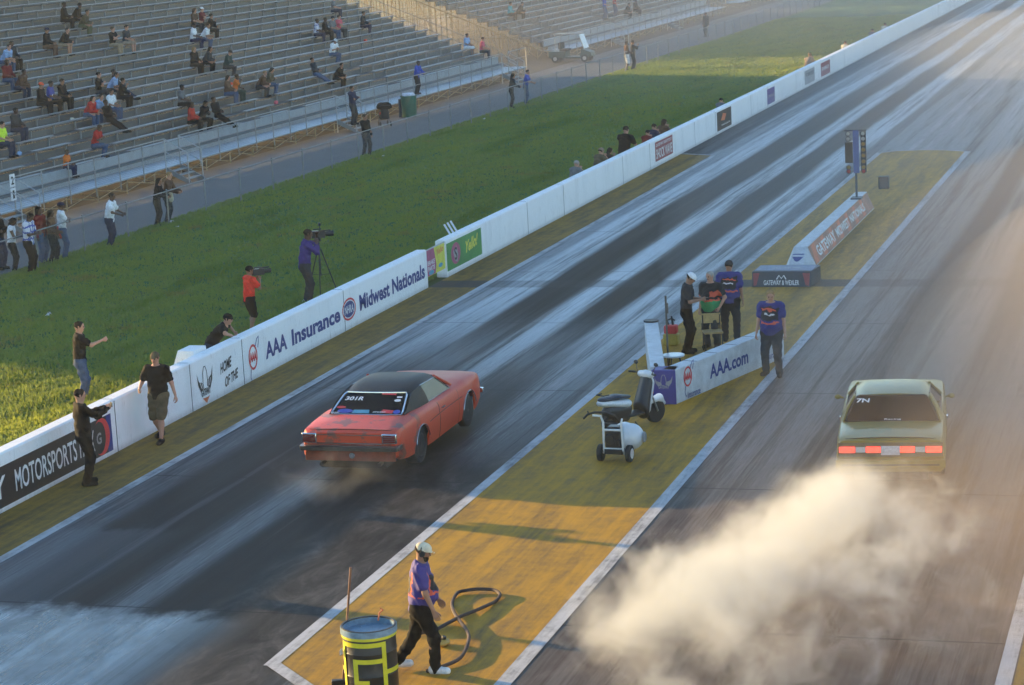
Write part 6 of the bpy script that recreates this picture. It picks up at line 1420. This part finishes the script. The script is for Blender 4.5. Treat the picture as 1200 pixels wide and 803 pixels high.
behind(755,172,'crouch1',J1,S('jacket','darkred','trousers','black'),'skin_light','photographer in dark red behind the wall before the red sign', -30, .95)
behind(762,165,'crouch1',J1,S('jacket','navy','trousers','black'),'skin_light','photographer in navy behind the wall at the red sign', -30, 1.05)
behind(774,159,'crouch1',J1,S('jacket','brown','trousers','black','shoe_black','hair_long','hair_brown'),'skin_light','photographer with raised arm and brown jacket past the red sign', -30, 1.05)
behind(946,84,'crouch1',J1,S('jacket','tan','trousers','khaki','shoe_black','hair_short','hair_fair'),'skin_light','sunlit photographer in tan far along the wall', -30, 1.1)
for i, px in enumerate((842,988,1020,1035)): 
    py = 605-.5307*px-32; behind(px, py+14 if px < 900 else py+8, 'crouch1', J1, S('jacket', ('grey','cream','grey','cream')[i], 'trousers', 'charcoal'), 'skin_light', ('pale figure behind the wall above the dark sign','first of the pale figures behind the hazy far wall','second of the pale figures behind the hazy far wall','farthest pale figure behind the hazy far wall')[i], -30, .9)
o = MB().box((0,0,.1),(.5,.35,.22)).box((.05,0,.23),(.2,.1,.05)).build('camera_bag', cloth('black'), bevel=.04); d = ray(716,200); t = (WX-1.1)/d[0]; o.location = (WX-1.1, d[1]*t, .03); tag(o, 'black camera bag on the grass beside the kneeling photographer', 'bag')
# ------------------------------------------------------------------ officials on the island
J = joints(lean=5, ank=((-.11,.0),(.12,-.03)), wr=((-.05,.34,1.18),(.08,.34,1.18)), head=(34,0), elbow_hint=((-.5,-.4,-1),(.5,-.4,-1)), curl=(70,70))
std(806,414,-84,'off_phone',S('shirt','charcoal','trousers','black','shoe_black',cap='white'),'skin_tan','slim man in white and black cap looking down at a phone', .95, 1.03, .013, J=J)
x, y, _ = at(806,414); handheld('phone', 'phone held by the slim man in white cap', (x+.42, y+.04, 1.24), -84, [('phone_body', MB().box((0,0,0),(.08,.15,.012)), MATS['plastic_black'])], 'phone')
J = joints(lean=-2, ank=((-.14,.02),(.14,-.05)), wr=((-.27,.10,.98),(.22,.16,.86)), head=(4,-12), elbow_hint=((-1,-.6,-.2),(.8,-1,-.3)), curl=(60,55))
std(835,408,165,'off_green',S('shirt','race_shirt','trousers','charcoal','shoe_black','hair_short','hair_grey'),'skin_light','stout man in black, orange and green racing shirt facing the stand tower', 1.32, .98, .013, J=J)
J = joints(lean=2, ank=((-.13,0),(.13,-.02)), wr=((-.24,.14,.98),(.28,.02,.88)), head=(2,-15), curl=(45,40))
std(857,400,8,'off_back',S('shirt','crew_shirt','trousers','black','shoe_black',cap='charcoal'),'skin_tan','man in blue crew shirt and dark cap seen from behind', 1.22, 1.04, .013, J=J)
J = joints(lean=1, ank=((-.15,.06),(.16,-.06)), wr=((-.30,.06,.86),(.30,.10,.86)), head=(14,12), curl=(40,35), toe=(14,-14))
std(906,440,176,'off_front',S('shirt','crew_shirt','trousers','charcoal','shoe_black','hair_short','hair_fair'),'skin_light','heavy man in blue and orange crew shirt standing by the lettered barrier', 1.34, 1.03, .012, J=J)
# crew worker in the foreground
J = joints(pel=(0,0,.93), lean=4, ank=((-.10,-.34),(.11,.16)), ankz=(.13,.08), wr=((-.26,.24,.88),(.28,.20,.88)), head=(16,-6), knee_hint=((-.1,1,0),(.1,1,0)), curl=(40,35), toe=(6,-6))
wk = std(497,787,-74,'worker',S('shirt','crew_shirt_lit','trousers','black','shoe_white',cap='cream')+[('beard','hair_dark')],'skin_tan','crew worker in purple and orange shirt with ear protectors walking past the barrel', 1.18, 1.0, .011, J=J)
c_, r_, u_, f_ = J['skull'], J['hr'], J['hu'], J['hf']
em = MB()
for s in (-1,1): p = c_+r_*s*.098-u_*.005; em.cyl(Vector(p-r_*s*.02), Vector(p+r_*s*.022), .038, n=16)
em.tube([Vector(c_+r_*(-.10)*math.cos(t)+u_*(.115*math.sin(t)-.01)-f_*.03) for t in np.linspace(0, math.pi, 12)], .010, 6)
em.build('ear_protectors', MATS['black_trim'], wk)
# the shoulder stripe
# shadow caster stands just out of frame beside the wall
J = POSE['stand']; person('man in dark clothes standing by the wall just left of the picture', (-19.3, 31.4, 0), -60, 'stand', J, S('shirt','black','trousers','jeans'), 'skin_light', 1.0, .018)
# ------------------------------------------------------------------ sky, sun, air
w = bpy.data.worlds.new('World'); scene.world = w; w.use_nodes = True; nt = w.node_tree
sk = nt.nodes.new('ShaderNodeTexSky'); sk.sky_type = 'NISHITA'; sk.sun_disc = False; sk.sun_elevation = rad(SUN_EL)
toSun = Vector((-math.cos(rad(SUN_AZ))*math.cos(rad(SUN_EL)), math.sin(rad(SUN_AZ))*math.cos(rad(SUN_EL)), math.sin(rad(SUN_EL))))
sk.sun_rotation = math.atan2(toSun.x, toSun.y); sk.air_density = 1.0; sk.dust_density = .1; sk.ozone_density = 2.5
bg = nt.nodes['Background']; bg.inputs[1].default_value = .115; tn = nt.nodes.new('ShaderNodeMixRGB'); tn.blend_type = 'MULTIPLY'; tn.inputs[0].default_value = 1; tn.inputs[2].default_value = (1.15,1.07,1.03,1); nt.links.new(sk.outputs[0], tn.inputs[1]); nt.links.new(tn.outputs[0], bg.inputs[0])
ld = bpy.data.lights.new('sun', 'SUN'); ld.energy = 3.8; ld.angle = rad(.6); ld.color = (1., .66, .27); so_ = bpy.data.objects.new('sun', ld); COL.objects.link(so_)
so_.rotation_euler = (-toSun).to_track_quat('-Z', 'Y').to_euler()
# haze: even air over the whole place
hz = MB().span((-1500,-900,-1.2),(1500,2000,14.5)); me = bpy.data.meshes.new('haze'); me.from_pydata(hz.v, [], hz.f); ho = link_mesh('haze', me); tag(ho, 'thin pale haze of smoke and dust over the whole strip', 'haze', kind='stuff')
hm = bpy.data.materials.new('haze'); hm.use_nodes = True; t = hm.node_tree; t.nodes.remove(t.nodes['Principled BSDF']); pv = t.nodes.new('ShaderNodeVolumePrincipled'); pv.inputs['Color'].default_value = (.80,.90,1.0,1); pv.inputs['Density'].default_value = .00035; pv.inputs['Anisotropy'].default_value = .25
t.links.new(pv.outputs[0], t.nodes['Material Output'].inputs['Volume']); me.materials.append(hm)
def smoke(name, lo, hi, lumps, dens, label, colr=(.68,.73,.78), nscale=.9, thr=.42, step=1.1, stretch=(1,1,1), gain=4.):
    mb = MB().span(lo, hi); me = bpy.data.meshes.new(name); me.from_pydata(mb.v, [], mb.f); o = link_mesh(name, me); tag(o, label, 'smoke', kind='stuff')
    mt = bpy.data.materials.new(name); mt.use_nodes = True; t = mt.node_tree; t.nodes.remove(t.nodes['Principled BSDF']); pv = t.nodes.new('ShaderNodeVolumePrincipled'); pv.inputs['Color'].default_value = (*colr, 1); pv.inputs['Anisotropy'].default_value = .3
    L = t.links.new; tc = t.nodes.new('ShaderNodeTexCoord')
    def M_(op, a, b=0., c=0., clamp=False):
        n = t.nodes.new('ShaderNodeMath'); n.operation = op; n.use_clamp = clamp
        for v_, i in ((a,0),(b,1),(c,2)):
            if isinstance(v_, (int, float)): n.inputs[i].default_value = v_
            else: L(v_, n.inputs[i])
        return n.outputs[0]
    nz = t.nodes.new('ShaderNodeTexNoise'); mp = t.nodes.new('ShaderNodeMapping'); mp.inputs['Scale'].default_value = stretch; L(tc.outputs['Object'], mp.inputs[0]); L(mp.outputs[0], nz.inputs['Vector']); nz.inputs['Scale'].default_value = nscale; nz.inputs['Detail'].default_value = 6; nz.inputs['Roughness'].default_value = .58; nz.inputs['Distortion'].default_value = .8
    f = None
    for (c_, r_, s_) in lumps:
        sb = t.nodes.new('ShaderNodeVectorMath'); sb.operation = 'SUBTRACT'; L(tc.outputs['Object'], sb.inputs[0]); sb.inputs[1].default_value = c_
        dv = t.nodes.new('ShaderNodeVectorMath'); dv.operation = 'DIVIDE'; L(sb.outputs[0], dv.inputs[0]); dv.inputs[1].default_value = r_
        ln_ = t.nodes.new('ShaderNodeVectorMath'); ln_.operation = 'LENGTH'; L(dv.outputs[0], ln_.inputs[0])
        g_ = M_('MULTIPLY', M_('SUBTRACT', 1., ln_.outputs['Value'], clamp=True), s_); f = g_ if f is None else M_('MAXIMUM', f, g_)
    v_ = M_('ADD', f, M_('MULTIPLY', M_('SUBTRACT', nz.outputs['Fac'], .5), 1.5)); v_ = M_('SUBTRACT', v_, thr); v_ = M_('MULTIPLY', v_, gain, clamp=True)
    v_ = M_('MULTIPLY', v_, M_('MULTIPLY', f, 2.5, clamp=True))
    v_ = M_('MULTIPLY', v_, dens); L(v_, pv.inputs['Density']); L(pv.outputs[0], t.nodes['Material Output'].inputs['Volume']); me.materials.append(mt); mt.cycles.volume_step_rate = step
    return o
def veil(c, r, dens, label, colr=(.68,.69,.72)):
    me = bpy.data.meshes.new('drifting_smoke'); mb = MB().ball((0,0,0), r, 40, 24); me.from_pydata(mb.v, [], mb.f); o = link_mesh('drifting_smoke', me); o.location = c; tag(o, label, 'smoke', kind='stuff')
    mt = bpy.data.materials.new('drifting_smoke'); mt.use_nodes = True; t = mt.node_tree; t.nodes.remove(t.nodes['Principled BSDF']); pv = t.nodes.new('ShaderNodeVolumePrincipled'); pv.inputs['Color'].default_value = (*colr,1); pv.inputs['Density'].default_value = dens; pv.inputs['Anisotropy'].default_value = .3
    t.links.new(pv.outputs[0], t.nodes['Material Output'].inputs['Volume']); me.materials.append(mt)
veil((1.5,47,.6), (7.5,24,3.2), .030, 'brownish smoke drifting over the right lane past the gold sedan', (.76,.62,.50))
veil((1.5,46,.6), (10,31,4.2), .006, 'faint outer edge of the brown smoke over the right lane', (.86,.74,.64))
veil((-2,98,.8), (16,60,3.6), .009, 'thin smoke hanging over the strip beyond the light tree')
veil((-28,190,1.0), (48,85,5.0), .0055, 'pale haze of smoke over the far half of the strip and stands')
lum = []
for i, (px, py, z, r) in enumerate(((1000,566,.45,.9),(978,580,.6,1.05),(955,598,.8,1.15),(925,620,.9,1.2),(890,640,1.0,1.35),(860,662,1.0,1.45),(825,680,1.0,1.5),(790,695,.9,1.45),(755,705,.8,1.3),(720,720,.6,1.0),(900,700,.8,1.3),(860,730,.7,1.4),(820,740,.6,1.3),(940,665,.8,1.1))):
    x, y, _ = at(px, py, z); lum.append(((x, y, z*.8), (r*1.25, r*1.5, r*.95), 1.3 if i < 3 else (1.05 if i < 10 else .74)))
for px, py, z, r, s_ in ((1010,590,.6,1.3,.85),(1060,605,.8,1.6,.74),(1105,612,1.0,1.4,.66),(1000,660,.9,1.8,.74),(1045,578,.35,1.2,.8),(950,750,.6,1.8,.62),(1050,700,.8,1.8,.50),(880,780,.5,1.8,.66),(780,790,.5,1.7,.6),(1040,640,.4,1.3,.62),(1100,690,.8,1.8,.5)):
    x, y, _ = at(px, py, z); lum.append(((x, y, z*.8), (r*1.3, r*1.6, r), s_))
smoke('tyre_smoke', (-11.6,23.6,.02), (-1.6,38.6,3.0), lum, 1.45, 'thick pale burnout smoke rolling back from the gold sedan in the right lane', nscale=1.6, thr=.47, gain=1.9, step=1.0)
smoke('launch_smoke', (-17.5,32.,.02), (-11.6,39.8,1.8), [((-14.2,37.0,.30),(2.0,1.7,.8),.75),((-14.6,35.4,.35),(1.8,2.0,.8),.66),((-14.9,37.6,.3),(1.6,1.4,.7),.7)], .42, 'faint wisps of tyre smoke behind the red coupe', nscale=1.8, thr=.40, gain=1.4, step=1.)
vs = scene.view_settings; vs.view_transform = 'Standard'; vs.look = 'None'; vs.gamma = 1; vs.exposure = 2.0; vs.use_curve_mapping = False
cy = scene.cycles; cy.max_bounces = 6; cy.diffuse_bounces = 3; cy.glossy_bounces = 3; cy.transmission_bounces = 4; cy.transparent_max_bounces = 12; cy.volume_bounces = 2; cy.volume_max_steps = 256; cy.use_denoising = True; cy.use_adaptive_sampling = True; cy.adaptive_threshold = .04; cy.sample_clamp_indirect = 6
